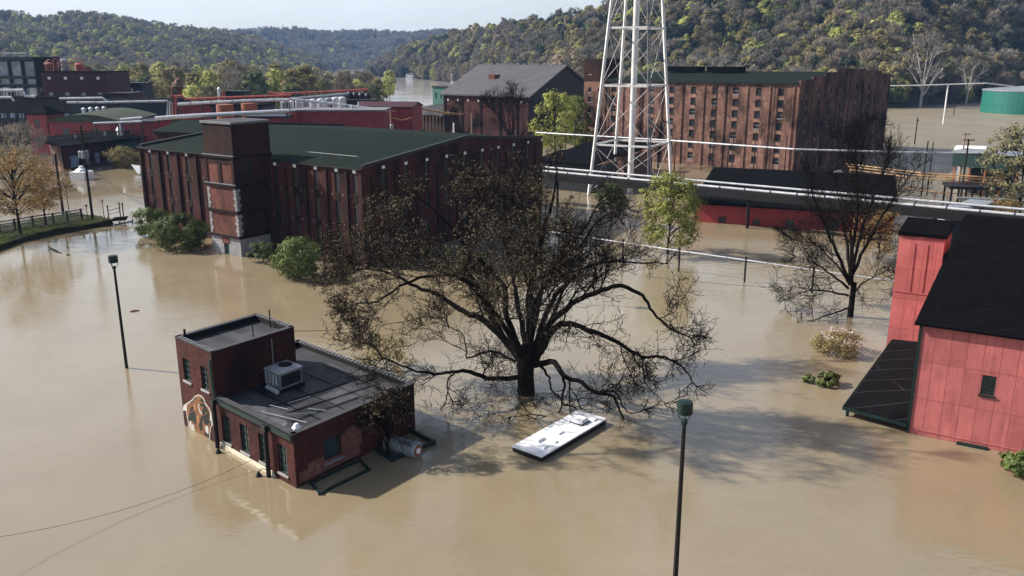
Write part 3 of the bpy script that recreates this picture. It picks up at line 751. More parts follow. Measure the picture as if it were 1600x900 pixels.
d = MB(); d.tube([t1 + ax * .08, t1 + ax * .13], [.22, .2], 14); d.build('hatch', M['white'], o)

# ---------------------------------------------------------------- drowned trailer with a white roof
t0, t1, t3 = on(800, 697, .42), on(845, 713, .42), on(932, 655, .42)
uu = (t1 - t0).normalized(); vv = V((-uu.y, uu.x, 0)); W_ = 2.55; L_ = 7.9
o = thing('trailer', V((t0.x, t0.y, 0)), 'white roofed trailer sunk to its roof under the big bare tree', 'trailer')
def tb(mb, a0, a1, b0, b1, z0, z1, m=0):
    P = [t0 + uu * a + vv * b for a, b in ((a0, b0), (a1, b0), (a1, b1), (a0, b1))]
    mb.hexa([V((p.x, p.y, z0)) for p in P] + [V((p.x, p.y, z1)) for p in P], m)
d = MB(); tb(d, .03, W_ - .03, .03, L_ - .03, -2, .34); d.build('body', M['black'], o)
d = MB(); tb(d, 0, W_, 0, L_, .342, .44); d.build('roof', M['white_dirty'], o)
d = MB()
for b in (0, L_ - .08): tb(d, .0, W_, b - .03, b + .11, .30, .335)
d.split('roof_edge', M['char'], o)
for k, (a, b, s_, h_) in enumerate(((1.35, 6.2, .5, .30), (.75, 1.9, .42, .16), (1.75, 1.2, .30, .10), (1.2, 3.7, .34, .10), (1.9, 2.3, .22, .09), (1.9, 7.1, .26, .10))):
    d = MB(); P = [(a - s_, b - s_), (a + s_, b - s_), (a + s_, b + s_), (a - s_, b + s_)]
    Q = [(a - s_ * .78, b - s_ * .78), (a + s_ * .78, b - s_ * .78), (a + s_ * .78, b + s_ * .78), (a - s_ * .78, b + s_ * .78)]
    d.hexa([(t0 + uu * x + vv * y) + V((0, 0, .443 - .42)) for x, y in P] + [(t0 + uu * x + vv * y) + V((0, 0, .02 + h_)) for x, y in Q])
    ob = d.build('roof_vent', M['white_dirty'], o)
    if k == 0:
        e = MB(); tb(e, a - s_ - .05, a + s_ + .05, b - s_ - .05, b + s_ + .05, .442, .50); e.build('flange', M['char'], ob)

# ---------------------------------------------------------------- red sheet clad barn at the right
E0 = V((28.35, 56.3, 0)); bu = V((.857, -.515, 0)); bv = V((.575, .818, 0)); BL, BD, BZ, BR = 24.0, 18.0, 8.2, 13.0
barn = thing('red_barn', E0, 'large red sheet clad barn with a steep black roof at the right', 'building')
F1 = Fr(E0, E0 + bu * BL)
bh = [(4.15, 5.0, 3.85, 5.25)]
d = MB(); F1.wall(d, -2, BZ, bh, .12)
F2 = Fr(E0 + bv * BD * 2, E0); F3 = Fr(E0 + bu * BL, E0 + bu * BL + bv * 2 * BD); F4 = Fr(E0 + bu * BL + bv * 2 * BD, E0 + bv * 2 * BD)
for F_ in (F2, F3):
    F_.wall(d, -2, BZ); d.face([F_.pt(0, BZ), F_.pt(F_.L, BZ), F_.pt(BD, BR)], 0, [(0, BZ), (F_.L, BZ), (BD, BR)])
F4.wall(d, -2, BZ)
d.build('wall', M['red_sheet'], barn)
d = MB()
ov = .35
def rfpt(a, b, z, lift=0): p = E0 + bu * a + bv * b; return V((p.x, p.y, z + lift))
sl = (BR - BZ) / BD
for (b0, z0, b1, z1) in ((-ov, BZ - ov * sl, BD, BR), (2 * BD + ov, BZ - ov * sl, BD, BR)):
    P0 = [rfpt(-ov, b0, z0, .03), rfpt(BL + ov, b0, z0, .03), rfpt(BL + ov, b1, z1, .03), rfpt(-ov, b1, z1, .03)]
    if b0 > b1: P0 = [P0[1], P0[0], P0[3], P0[2]]
    T0 = [p + V((0, 0, .16)) for p in P0]
    d.hexa(P0 + T0)
d.build('roof', M['roof_black'], barn)
d = MB(); F1.box(d, -.06, .14, -2, BZ - .1, .003, .07); F2.box(d, F2.L - .14, F2.L - .001, -2, BZ - .1, .003, .07); d.split('corner_trim', M['dkgreen'], barn)
window(F1, *bh[0], barn, M['dkgreen'], M['glass'], .1, (2, 3), sill_mat=M['dkgreen'])
d = MB(); F1.box(d, 3.2, 5.1, -.3, .14, .004, .35); d.build('door_hood', M['dkgreen'], barn)
d = MB(); F1.box(d, .16, BL, .32, .42, .004, .03); d.build('base_rail', M['red_sheet'], barn)
# lean-to canopy along its left side
q0, q1 = on(1325, 638, .95), on(1418, 668, .75)
cb0 = E0 - bv * .3 + V((-.02, 0, 0))
d = MB()
wv = -bu
K = [rfpt(-5.3, 1.4, .72), rfpt(-.1, -.4, .72), rfpt(-.1, 18.5, 1.5), rfpt(-5.3, 18.0, 1.5)]
hip = [rfpt(-4.6, 4.2, 1.55), rfpt(-.1, 2.6, 1.9), rfpt(-.1, 18.5, 2.1), rfpt(-4.6, 18.0, 1.75)]
can = thing('canopy', rfpt(-2.6, 8, 0), 'black lean-to canopy along the left side of the red barn', 'canopy')
T_ = [rfpt(-4.6, .7, .80), rfpt(-.05, -.2, .80), rfpt(-.05, 17.5, 2.0), rfpt(-4.6, 17.5, 1.7)]
R2 = [rfpt(-4.25, 3.6, 1.30), rfpt(-.05, 2.9, 1.35)]
d.face([T_[0], T_[1], R2[1], R2[0]]); d.face([R2[0], R2[1], T_[2], T_[3]]); d.face([T_[0], R2[0], T_[3]])
d.build('roof', M['roof_canopy'], can)
d = MB()
d.bar(T_[0] + V((0, 0, -.16)), T_[1] + V((0, 0, -.16)), .1, .26); d.bar(T_[0] + V((0, 0, -.16)), T_[3] + V((0, 0, -.16)), .1, .26); d.split('fascia', M['dkgreen'], can)
d = MB(); d.face([p + V((0, 0, -.12)) for p in (T_[1], T_[0], T_[3], T_[2])]); d.build('soffit', M['black'], can)
d = MB()
for p in (T_[0] + bu * .3 + bv * .2, (T_[0] + T_[3]) / 2 + bu * .3): d.box(p.x - .09, p.x + .09, p.y - .09, p.y + .09, -2, p.z - .2)
d.split('post', M['dkgreen'], can)

# red tower standing behind the canopy
tw0 = on(1386, 530, 1.6); tw1 = on(1441, 535, 1.6)
TWL = 3.55; tz = 11.1
tw = thing('red_tower', V((tw0.x, tw0.y, 0)), 'tall narrow red sheet clad tower with a black cap beside the barn', 'tower')
G1 = Fr(tw0, tw0 + bu * TWL); G2 = Fr(tw0 + bu * TWL, tw0 + bu * TWL + bv * 3.6); G3 = Fr(tw0 + bu * TWL + bv * 3.6, tw0 + bv * 3.6); G4 = Fr(tw0 + bv * 3.6, tw0)
d = MB()
for g_ in (G1, G2, G3, G4): g_.wall(d, -1, tz)
d.build('wall', M['red_sheet'], tw)
d = MB(); P = [G1.pt(-.15, tz + .05, .15), G1.pt(TWL + .15, tz + .05, .15), G3.pt(-.15, tz + .75, .15), G3.pt(TWL + .15, tz + .75, .15)]
d.hexa(P + [p + V((0, 0, .3)) for p in P]); d.build('roof', M['roof_black'], tw)
d = MB()
for uq in (1.3, 2.3): G1.box(d, uq, uq + .06, 6.2, tz - .6, .003, .05)
G1.box(d, .02, TWL - .02, 6.1, 6.2, .003, .05); d.split('seam_batten', M['red_sheet'], tw)
# low dark link between tower and barn
lk = thing('link_block', tw0 + bu * 3.6, 'low black roofed brick link between red tower and barn', 'building')
L0 = tw0 + bu * (TWL + .01) + bv * .35; FK = Fr(L0, L0 + bu * 3.2); d = MB(); FK.wall(d, -1, 9.2); Fr(L0 + bu * 3.2, L0 + bu * 3.2 + bv * 4).wall(d, -1, 9.2)
d.build('wall', brick('painted_red_blockwork', (.36, .07, .065), (.30, .06, .055), (.12, .03, .03), (.06, .02, .02), .4, None, 1.1, .45), lk)
d = MB(); P = [FK.pt(-.0, 9.2, .3), FK.pt(3.4, 9.2, .3), FK.pt(3.4, 9.2, -4), FK.pt(0, 9.2, -4)]; d.hexa(P + [p + V((0, 0, .5)) for p in P]); d.build('roof', M['roof_black'], lk)

# ---------------------------------------------------------------- big brick warehouse with the green roof
A1 = V((-57.8, 133.2, 0)); w1u = V((.823, -.568, 0)); w1v = V((.50, .866, 0)); WL, WD, WZ, WR = 47.7, 47.5, 12.7, 14.6
wh = thing('brick_warehouse', A1, 'long dark brick warehouse with a low green roof and shuttered window columns', 'building')
f1 = Fr(A1, A1 + w1u * WL); f2 = Fr(A1 + w1u * WL, A1 + w1u * WL + w1v * WD); f3 = Fr(A1 + w1u * WL + w1v * WD, A1 + w1v * WD); f4 = Fr(A1 + w1v * WD, A1)
TU0, TU1, TO = 23.3, 29.4, 5.2                      # stair tower on the front
bays = [(i + .5) * 4.75 for i in range(5)] + [31.7 + (i + .5) * 4.0 for i in range(4)]
bays = [2.6, 7.2, 11.8, 16.4, 20.9, 31.3, 35.2, 39.2, 43.0, 46.2]
holes = []
for b in bays:
    for z0, z1 in ((9.3, 11.9), (5.4, 8.2), (1.6, 4.3)):
        holes.append((b - .42, b + .42, z0, z1))
d = MB(); f1.wall(d, -2, WZ, holes, .25); f4.wall(d, -2, WZ); f3.wall(d, -2, WZ); d.face([f4.pt(0, WZ), f4.pt(WD, WZ), f4.pt(WD / 2, WR + .15)]); d.build('wall', M['brick_dark'], wh); d = MB()
gh = []
for b in [4 + i * 4.8 for i in range(10)]:
    for z0, z1 in ((9.6, 12.2), (5.6, 8.2), (1.6, 4.2)): gh.append((b - .45, b + .45, z0, z1))
f2.wall(d, -2, WZ, gh, .25)
for g_ in (f2,):
    d.face([g_.pt(0, WZ), g_.pt(WD, WZ), g_.pt(WD / 2, WR + .15)], 0, [(0, WZ), (WD, WZ), (WD / 2, WR)])
d.build('gable_wall', M['brick_dark'], wh)
def w1p(a, b, z): p = A1 + w1u * a + w1v * b; return V((p.x, p.y, z))
d = MB()
d.face([w1p(-.3, -.35, WZ - .0), w1p(WL - .4, -.35, WZ - .0), w1p(WL - .4, WD / 2, WR), w1p(-.3, WD / 2, WR)], 0, [(0, 0), (WL, 0), (WL, WD / 2), (0, WD / 2)])
d.face([w1p(-.3, WD / 2, WR), w1p(WL - .4, WD / 2, WR), w1p(WL - .4, WD, WZ), w1p(-.3, WD, WZ)], 0, [(0, WD / 2), (WL, WD / 2), (WL, WD), (0, WD)])
d.build('roof', M['roof_green'], wh)
d = MB(); f1.box(d, -.3, WL, WZ - .22, WZ - .03, .004, .38); d.build('eaves', M['char'], wh)
d = MB()
for fr in (f2, f4):
    for a, b, za, zb in ((0, WD / 2, WZ, WR), (WD / 2, WD, WR, WZ)):
        P = [fr.pt(a, za, .06), fr.pt(b, zb, .06), fr.pt(b, zb, -.5), fr.pt(a, za, -.5)]
        d.hexa([p + V((0, 0, -.02)) for p in P] + [p + V((0, 0, .38)) for p in P])
d.split('gable_parapet', M['char'], wh)
pil = MB()
edges = [.25, 4.9, 9.5, 14.1, 18.7, 22.8, 29.9, 33.3, 37.2, 41.1, 44.8, 47.4]
for e_ in edges: f1.box(pil, e_ - .22, e_ + .22, -2, WZ - .6, .003, .28)
pil.split('pilaster', M['brick_sooty_shaded'], wh); pil = MB()
for k in range(10): f2.box(pil, 1.6 + k * 4.8 - .2, 1.6 + k * 4.8 + .2, -2, WZ - 1, .003, .25)
pil.split('pilaster', M['brick_sooty_shaded'], wh)
d = MB()
for b in bays:
    f1.box(d, b - .46, b + .46, 8.22, 9.28, .003, .03); f1.box(d, b - .46, b + .46, 4.32, 5.38, .003, .03); f1.box(d, b - .46, b + .46, -1, 1.58, .003, .03)
d.split('soot_panel', M['brick_black'], wh)
for h_ in holes:
    d = MB(); f1.box(d, h_[0] + .01, h_[1] - .01, h_[2] + .01, h_[3] - .01, -.2, -.12); wv_ = d.build('shutter', M['shutter'], wh)
for h_ in gh:
    d = MB(); f2.box(d, h_[0] + .01, h_[1] - .01, h_[2] + .01, h_[3] - .01, -.2, -.12); d.build('shutter', M['shutter'], wh)
d = MB()
for b in bays: f1.box(d, b - .26, b + .26, 11.95, 12.35, .004, .08)
for b in [4 + i * 4.8 for i in range(10)]: f2.box(d, b - .26, b + .26, 12.25, 12.62, .004, .08)
d.split('lintel', M['white'], wh)
d = MB(); rg = random.Random(8)
for b in bays:
    for z in (8.9, 5.0): 
        for s_ in (-.95, .95): f1.box(d, b + s_ - .10, b + s_ + .10, z, z + .22, .004, .05)
d.split('anchor_plate', M['coping'], wh)
d = MB(); f1.tube = None
for a, b, zz in ((12.5, 22.8, 1.0), (29.9, 44.5, 1.0)):
    d.tube([w1p(a, 3.0, WZ + zz), w1p(b, 3.0 - .4, WZ + zz)], .07, 6)
    n_ = int((b - a) / 3) + 1
    for k in range(n_): x = a + (b - a) * k / (n_ - 1); d.tube([w1p(x, 3.0, WZ + .1), w1p(x, 3.0, WZ + zz)], .05, 5)
d.build('roof_rail', M['coping'], wh)
# its stair tower
T0 = A1 + w1u * TU0 + f1.n * TO; tfr = Fr(T0, T0 + w1u * (TU1 - TU0)); tfs = Fr(T0 + w1u * (TU1 - TU0), T0 + w1u * (TU1 - TU0) - f1.n * (TO + 1)); tfl = Fr(T0 - f1.n * (TO + 1), T0); tfb = Fr(tfs.pt(tfs.L, 0), tfl.pt(0, 0)); TT = 17.6; tl_ = tfr.L
stt = MB(); pil = MB()
tfr.wall(stt, 13.4, TT, ()); tfs.wall(stt, 13.4, TT, ()); tfl.wall(stt, 13.4, TT); tfb.wall(stt, WZ, TT)
stw = stt.build('stair_tower', M['brick_sooty_shaded'], wh)
stt = MB(); thl = [(tl_ / 2 - .55, tl_ / 2 + .55, -1, 1.5)]
tfr.wall(stt, 2.6, 13.4); stt.build('tower_brickwork', M['brick_tower'], stw); stt = MB(); tfs.wall(stt, 2.6, 13.4, [(2.0, 2.7, 10.2, 12.6), (2.0, 2.7, 6.4, 8.9), (2.0, 2.7, 3.2, 5.6)]); tfl.wall(stt, 2.6, 13.4)
stt.build('tower_side_wall', M['brick_sooty_shaded'], stw)  # sides get darker brick than the front, so their shade is painted in
d = MB()
for z0, z1 in ((10.2, 12.6), (6.4, 8.9), (3.2, 5.6)): tfs.box(d, 2.01, 2.69, z0 + .01, z1 - .01, -.2, -.1)
d.split('tower_shutter', M['shutter'], stw)
stt = MB(); tfr.wall(stt, -2, 2.6, thl, .3); tfs.wall(stt, -2, 2.6); tfl.wall(stt, -2, 2.6)
stt.build('stone_base', M['stone'], stw)
d = MB(); tfr.box(d, thl[0][0] + .01, thl[0][1] - .01, -1, 1.49, -.28, -.2); d.build('door', M['frame_green'], stw)
d = MB(); tfr.box(d, tl_ / 2 - .8, tl_ / 2 + .8, 1.52, 2.4, .003, .06); d.build('door_arch', M['brick_tower'], stw)
d = MB()
for z in (13.3, 9.5, 6.0, 2.55):
    tfr.box(d, -.2, tl_ + .2, z - .14, z + .14, .003, .26); tfs.box(d, -.001, tfs.L, z - .14, z + .14, .003, .24); tfl.box(d, 0, tfl.L - .001, z - .14, z + .14, .003, .24)
d.split('cornice', M['brick_black'], stw)
d = MB()
for z in (13.3, 9.5): tfr.box(d, -.22, tl_ + .22, z + .143, z + .24, .003, .28)
d.split('cornice_cap', M['coping'], stw)
d = MB()
for e_ in (.0, tl_ - .5):
    tfr.box(d, e_ + .004, e_ + .5, 9.66, 13.1, .003, .12)
tfr.box(d, tl_ / 2 - .3, tl_ / 2 + .3, 9.66, 13.1, .003, .10); tfr.box(d, .51, tl_ - .51, 12.4, 13.1, .003, .08)
d.split('tower_pilaster', M['brick_sooty_shaded'], stw)
d = MB()
for zb, zt in ((6.2, 9.3), (2.75, 5.8)):
    n_ = int((zt - zb) / .5)
    for k in range(n_):
        w_ = .62 if k % 2 else .4
        for a in (.02, tl_ - .02 - w_): tfr.box(d, a, a + w_, zb + k * .5, zb + k * .5 + .44, .003, .05)
        tfs.box(d, .003, w_, zb + k * .5, zb + k * .5 + .44, .003, .05)
d.split('quoin', M['stone'], stw)
d = MB()
P = [tfr.pt(-.15, TT, .15), tfr.pt(tl_ + .15, TT, .15), tfb.pt(0, TT, .15), tfb.pt(tfb.L, TT, .15)]
d.hexa(P + [p + V((0, 0, .3)) for p in P]); d.build('tower_coping', M['coping'], stw)
d = MB(); P = [tfr.pt(.25, TT + .3, -.25), tfr.pt(tl_ - .25, TT + .3, -.25), tfb.pt(.25, TT + .3, -.25), tfb.pt(tfb.L - .25, TT + .3, -.25)]
d.face([p + V((0, 0, .004)) for p in P]); d.build('tower_roof', M['roof_grey'], stw)

# ---------------------------------------------------------------- tall orange brick warehouse at the right
Bc = V((65.8, 199.1, 0)); w2u = V((.80, -.60, 0)); w2v = V((.63, .777, 0)); XL, XD, XZ = 52.0, 69.0, 20.3
B0 = Bc - w2u * XL
wr = thing('tall_warehouse', Bc, 'tall weathered orange brick warehouse with stepped gable and rows of small windows', 'building')
g1 = Fr(B0, Bc); g2 = Fr(Bc, Bc + w2v * XD); g3 = Fr(Bc + w2v * XD, B0 + w2v * XD); g4 = Fr(B0 + w2v * XD, B0)
cols = [3.0, 8.6, 14.2, 19.8, 25.6, 31.2, 36.6, 42.2, 47.6]
rows = [1.6, 4.4, 7.1, 9.7, 12.3, 14.9, 17.6]
hs = [(c - .68, c + .68, z, z + 1.5) for c in cols for z in rows]
d = MB(); g1.wall(d, -2, XZ, hs, .3); g3.wall(d, -2, XZ); g4.wall(d, -2, XZ)
d.build('wall', M['brick_pale'], wr)
stp = [(0, 7.5, 21.0), (7.5, 15.5, 21.7), (15.5, 24, 22.4), (24, 37, 23.2), (37, 46, 23.0), (46, 60, 22.4), (60, 69, 21.5)]
gcols = [3.9, 11.8, 20, 29, 39, 50, 62]; hs2 = [(c - .62, c + .62, z, z + 1.5) for c in gcols for z in rows]
d = MB(); g2.wall(d, -2, XZ, hs2[:42], .3)
for a, b, z in stp: g2.wall(d, XZ, z, (), .3, a, b); g2.box(d, a + .003, b - .003, XZ + .1, z - .003, -.5, -.012)
gw = d.build('gable_wall', M['brick_gable'], wr)
d = MB()
for a, b, z in stp: g2.box(d, a + .0, b, z, z + .14, -.5, .06)
d.split('gable_coping', M['black'], gw)
d = MB()
for e_ in [.4, 5.8, 11.4, 17.0, 22.7, 28.4, 33.9, 39.4, 44.9, 50.5, 51.6]: g1.box(d, e_ - .22, e_ + .22, -2, XZ - .8, .003, .22)
d.split('pilaster', M['brick_pale'], wr)
d = MB()
for e_ in [7.8, 15.9, 24.6, 34, 44.6, 56, 68]: g2.box(d, e_ - .22, e_ + .22, -2, XZ - .2, .003, .22)
d.split('pilaster', M['brick_gable'], wr)
d = MB()
for e_ in (2.0, 11.0, 31.0, 46.2): d.tube([g1.pt(e_, XZ - .3, .35), g1.pt(e_, -1, .35)], .12, 6)
d.split('downpipe', M['wood'], wr)
for k, h_ in enumerate(hs + hs2[:36]):
    fr = g1 if k < len(hs) else g2
    d = MB(); fr.box(d, h_[0] + .01, h_[1] - .01, h_[2] + .01, h_[3] - .01, -.26, -.2)
    fr.box(d, h_[0] + .05, h_[1] - .05, (h_[2] + h_[3]) / 2 - .04, (h_[2] + h_[3]) / 2 + .04, -.198, -.16, 1)
    fr.box(d, h_[0] - .1, h_[1] + .1, h_[2] - .16, h_[2] - .004, .004, .09, 1)
    fr.box(d, h_[0] - .05, h_[1] + .05, h_[2] - 1.05, h_[2] - .17, .003, .03, 2 if (k * 7) % 5 else 3)
    d.build('window', [M['shutter'], M['shutter'] if k % 4 else M['sill'], M['brick_apron'] if fr is g1 else M['brick_apron_dark'], M['brick_pale'] if fr is g1 else M['brick_gable']], wr)
d = MB()
def w2p(a, b, z): p = B0 + w2u * a + w2v * b; return V((p.x, p.y, z))
d.face([w2p(-.4, -.5, XZ + .02), w2p(XL - .52, -.5, XZ + .02), w2p(XL - .52, XD / 2, 22.4), w2p(-.4, XD / 2, 22.4)], 0, [(0, 0), (XL, 0), (XL, 29), (0, 29)])
d.face([w2p(-.4, XD / 2, 22.4), w2p(XL - .52, XD / 2, 22.4), w2p(XL - .52, XD, XZ + .02), w2p(-.4, XD, XZ + .02)], 0, [(0, 29), (XL, 29), (XL, 58), (0, 58)])
d.build('roof', M['roof_green'], wr)
d = MB(); g1.box(d, -.4, XL - .5, XZ - .25, XZ - .02, .004, .45); d.build('eaves', M['dkgreen'], wr)
d = MB(); P = w2p(14, XD / 2 - 2, 0); 
for a in (4, 16): d.hexa([w2p(a, 26, 22.2), w2p(a + 9, 26, 22.2), w2p(a + 9, 31, 22.2), w2p(a, 31, 22.2), w2p(a, 26, 23.6), w2p(a + 9, 26, 23.6), w2p(a + 9, 31, 23.6), w2p(a, 31, 23.6)])
d.split('ridge_monitor', M['roof_black'], wr)
# stair tower at its left end
s0 = at(911, 200, 247); tfu = w2u; sl_ = 7.2
s0 = V((s0.x, s0.y, 0))
h1 = Fr(s0, s0 + w2u * sl_); h2 = Fr(s0 + w2u * sl_, s0 + w2u * sl_ + w2v * 8); h4 = Fr(s0 + w2v * 8, s0); h3 = Fr(s0 + w2u * sl_ + w2v * 8, s0 + w2v * 8)
stx = thing('stair_tower', s0, 'square brick stair tower at the left end of the tall warehouse', 'tower')
ztt = at(911, 93, 247).z
th = [(c - .5, c + .5, z, z + 1.3) for c in (2.0, 5.2) for z in (2.2, 5.2, 8.1, 11.0, 13.9, 16.6)] + [(1.6, 2.5, 21.5, 22.5)]
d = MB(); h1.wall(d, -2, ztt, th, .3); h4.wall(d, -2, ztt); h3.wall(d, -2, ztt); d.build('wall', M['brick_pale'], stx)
d = MB(); h2.wall(d, -2, ztt); h1.box(d, .003, sl_ - .003, 19.6, ztt - .1, .003, .05); d.build('dark_wall', M['brick_sooty_shaded'], stx)
d = MB(); P = [h1.pt(0, ztt, .1), h1.pt(sl_, ztt, .1), h3.pt(0, ztt, .1), h3.pt(sl_, ztt, .1)]; d.hexa(P + [p + V((0, 0, .3)) for p in P]); d.build('roof', M['black'], stx)
for h_ in th:
    d = MB(); h1.box(d, h_[0] + .01, h_[1] - .01, h_[2] + .01, h_[3] - .01, -.26, -.2); h1.box(d, h_[0] - .08, h_[1] + .08, h_[2] - .2, h_[2] - .01, .054, .1, 1); d.build('window', [M['glass'], M['sill']], stx)

# ---------------------------------------------------------------- steep grey roofed warehouse in the middle distance
p0 = at(693, 145, 296); EZ = 14.2; p0 = V((p0.x, p0.y, 0)); mu_, mv_ = V((.80, -.60, 0)), V((.60, .80, 0)); ML, MD, MRZ = 36.0, 40.0, 23.2
mw = thing('gabled_warehouse', p0, 'dark brick warehouse with a steep weathered grey roof and black gable end', 'building')
a1 = Fr(p0, p0 + mu_ * ML); a2 = Fr(p0 + mu_ * ML, p0 + mu_ * ML + mv_ * MD); a3 = Fr(p0 + mu_ * ML + mv_ * MD, p0 + mv_ * MD); a4 = Fr(p0 + mv_ * MD, p0)
d = MB(); a1.wall(d, -2, EZ); a3.wall(d, -2, EZ); a4.wall(d, -2, EZ); d.face([a4.pt(0, EZ), a4.pt(MD, EZ), a4.pt(MD / 2, MRZ)])
d.build('wall', M['brick_dark'], mw)
d = MB(); a2.wall(d, -2, EZ); d.face([a2.pt(0, EZ), a2.pt(MD, EZ), a2.pt(MD / 2, MRZ)]); d.build('gable_wall', M['char'], mw)
def mwp(a, b, z): p = p0 + mu_ * a + mv_ * b; return V((p.x, p.y, z))
d = MB(); sl = (MRZ - EZ) / (MD / 2)
for b0, b1 in ((-1.0, MD / 2), (MD + 1.0, MD / 2)):
    z0 = EZ - sl * 1.0
    P = [mwp(-1, b0, z0), mwp(ML + .8, b0, z0), mwp(ML + .8, b1, MRZ), mwp(-1, b1, MRZ)]
    if b0 > b1: P = [P[1], P[0], P[3], P[2]]
    d.hexa([p + V((0, 0, .05)) for p in P] + [p + V((0, 0, .45)) for p in P])
d.build('roof', M['roof_slate'], mw)
d = MB()
for k in range(12): q = mwp(2 + k * 2.9, MD / 2, MRZ); d.box(q.x - .5, q.x + .5, q.y - .4, q.y + .4, MRZ + .35, MRZ + .9)
d.split('ridge_vent', M['silver'], mw)
d = MB(); q = mwp(13, 11, EZ + sl * 11)
d.hexa([mwp(12, 9.5, EZ + sl * 9.5 - .3), mwp(14.5, 9.5, EZ + sl * 9.5 - .3), mwp(14.5, 13.5, EZ + sl * 9.5 - .3), mwp(12, 13.5, EZ + sl * 9.5 - .3), mwp(12, 9.5, EZ + sl * 9.5 + 2.0), mwp(14.5, 9.5, EZ + sl * 9.5 + 2.0), mwp(14.5, 13.5, EZ + sl * 9.5 + 2.0), mwp(12, 13.5, EZ + sl * 9.5 + 2.0)])
d.build('dormer', M['brick_tower'], mw)
d = MB()
for e_ in (.4, 8, 16, 24, 31, 35.5): a1.box(d, e_ - .3, e_ + .3, -2, EZ - 1, .004, .3)
d.split('pilaster', M['brick_sooty_shaded'], mw)
d = MB()
for e_ in range(8): a1.box(d, 1.6 + e_ * 4.4, 2.3 + e_ * 4.4, EZ - 2.2, EZ - 1.6, .004, .06)
d.split('wall_light', M['white'], mw)
# open shed in front of its left end
c0 = at(630, 172, 308); c1 = at(693, 178, 292); cv = V((.35, .94, 0))
sh = thing('open_shed', V((c0.x, c0.y, 0)), 'open sided shed with a dark sloping roof left of the grey roofed warehouse', 'shed')
c0 = V((c0.x, c0.y, 0)); c1 = V((c1.x, c1.y, 0)); d = MB()
P = [c0 + V((0, 0, 8.0)), c1 + V((0, 0, 7.2)), c1 + cv * 24 + V((0, 0, 11.6)), c0 + cv * 24 + V((0, 0, 8.8))]
d.face(P, 0); d.face([p + V((0, 0, -.4)) for p in P[::-1]]); 
for i in range(4): j = (i + 1) % 4; d.face([P[i] + V((0, 0, -.4)), P[j] + V((0, 0, -.4)), P[j], P[i]])
d.build('roof', M['roof_grey'], sh)
d = MB()
for k in range(13): q = c0.lerp(c1, k / 12); d.box(q.x - .25, q.x + .25, q.y - .25, q.y + .25, -1, 6.7)
d.split('column', M['wood_pale'], sh)
d = MB(); q0, q1 = c0 + cv * 3, c1 + cv * 3; Fr(q0, q1).wall(d, -1, 6.8); d.build('back_wall', M['brick_sooty_shaded'], sh)
q = at(676, 153, 322); d = MB(); q2 = at(703, 153, 318)
tb_ = thing('teal_penthouse', V((q.x, q.y, 0)), 'teal clad box with dark windows between shed roof and grey warehouse', 'building')
fr = Fr((q.x, q.y), (q2.x, q2.y)); zt_ = at(676, 136, 322).z; hh_ = [(1.2, 1.9, 11.4, 13.6), (3.6, 4.3, 11.4, 13.6)]
fr.wall(d, 5, zt_, hh_, .2); Fr(fr.pt(fr.L, 0), fr.pt(fr.L, 0, -7)).wall(d, 5, zt_); Fr(fr.pt(0, 0, -7), fr.pt(0, 0)).wall(d, 5, zt_); d.build('wall', M['teal'], tb_)
d = MB(); fr.box(d, -.3, fr.L + .3, zt_, zt_ + .4, -7.2, .3); d.build('roof', M['roof_grey'], tb_)
for h_ in hh_: d = MB(); fr.box(d, h_[0] + .02, h_[1] - .02, h_[2] + .02, h_[3] - .02, -.18, -.1); d.build('window', M['glass'], tb_)

# ---------------------------------------------------------------- long low red building under the pipe bridge
e0, e1 = on(1084, 346), on(1395, 367); ru = (e1 - e0).normalized(); rv = V((-ru.y, ru.x, 0)); RL = (e1 - e0).length
rl = thing('long_red_building', e0, 'long low red building with a black roof half under water', 'building')
r1 = Fr(e0, e0 + ru * RL); r2 = Fr(e0 + ru * RL, e0 + ru * RL + rv * 22); r4 = Fr(e0 + rv * 22, e0); r3 = Fr(r2.pt(22, 0), r4.pt(0, 0))
RZ = 3.05; rhs = [(4.0, 5.2, .15, .95), (9.4, 10.5, .15, .85), (14.4, 15.6, .1, 1.2), (20.0, 22.4, .1, 1.5)]
d = MB(); r1.wall(d, -2, RZ, rhs, .15); r2.wall(d, -2, RZ); r4.wall(d, -2, RZ); r3.wall(d, -2, 6.0)
for g_ in (r2, r4):
    d.face([g_.pt(0, RZ), g_.pt(22, RZ), g_.pt(22 if g_ is r2 else 0, 6.0)])
d.build('wall', M['red_sheet_dark'], rl)
d = MB(); P = [e0 - ru * .5 - rv * .8, e0 + ru * (RL + .5) - rv * .8, e0 + ru * (RL + .5) + rv * 22.3, e0 - ru * .5 + rv * 22.3]; zz = [RZ - .05, RZ - .05, 6.1, 6.1]
d.hexa([V((p.x, p.y, z)) for p, z in zip(P, zz)] + [V((p.x, p.y, z + .25)) for p, z in zip(P, zz)]); d.build('roof', M['roof_black'], rl)
for h_ in rhs:
    d = MB(); r1.box(d, h_[0] + .01, h_[1] - .01, h_[2] + .01, h_[3] - .01, -.12, -.06); r1.box(d, h_[0] - .12, h_[1] + .12, h_[3] + .004, h_[3] + .12, .004, .1); d.build('window', [M['glass']], rl)
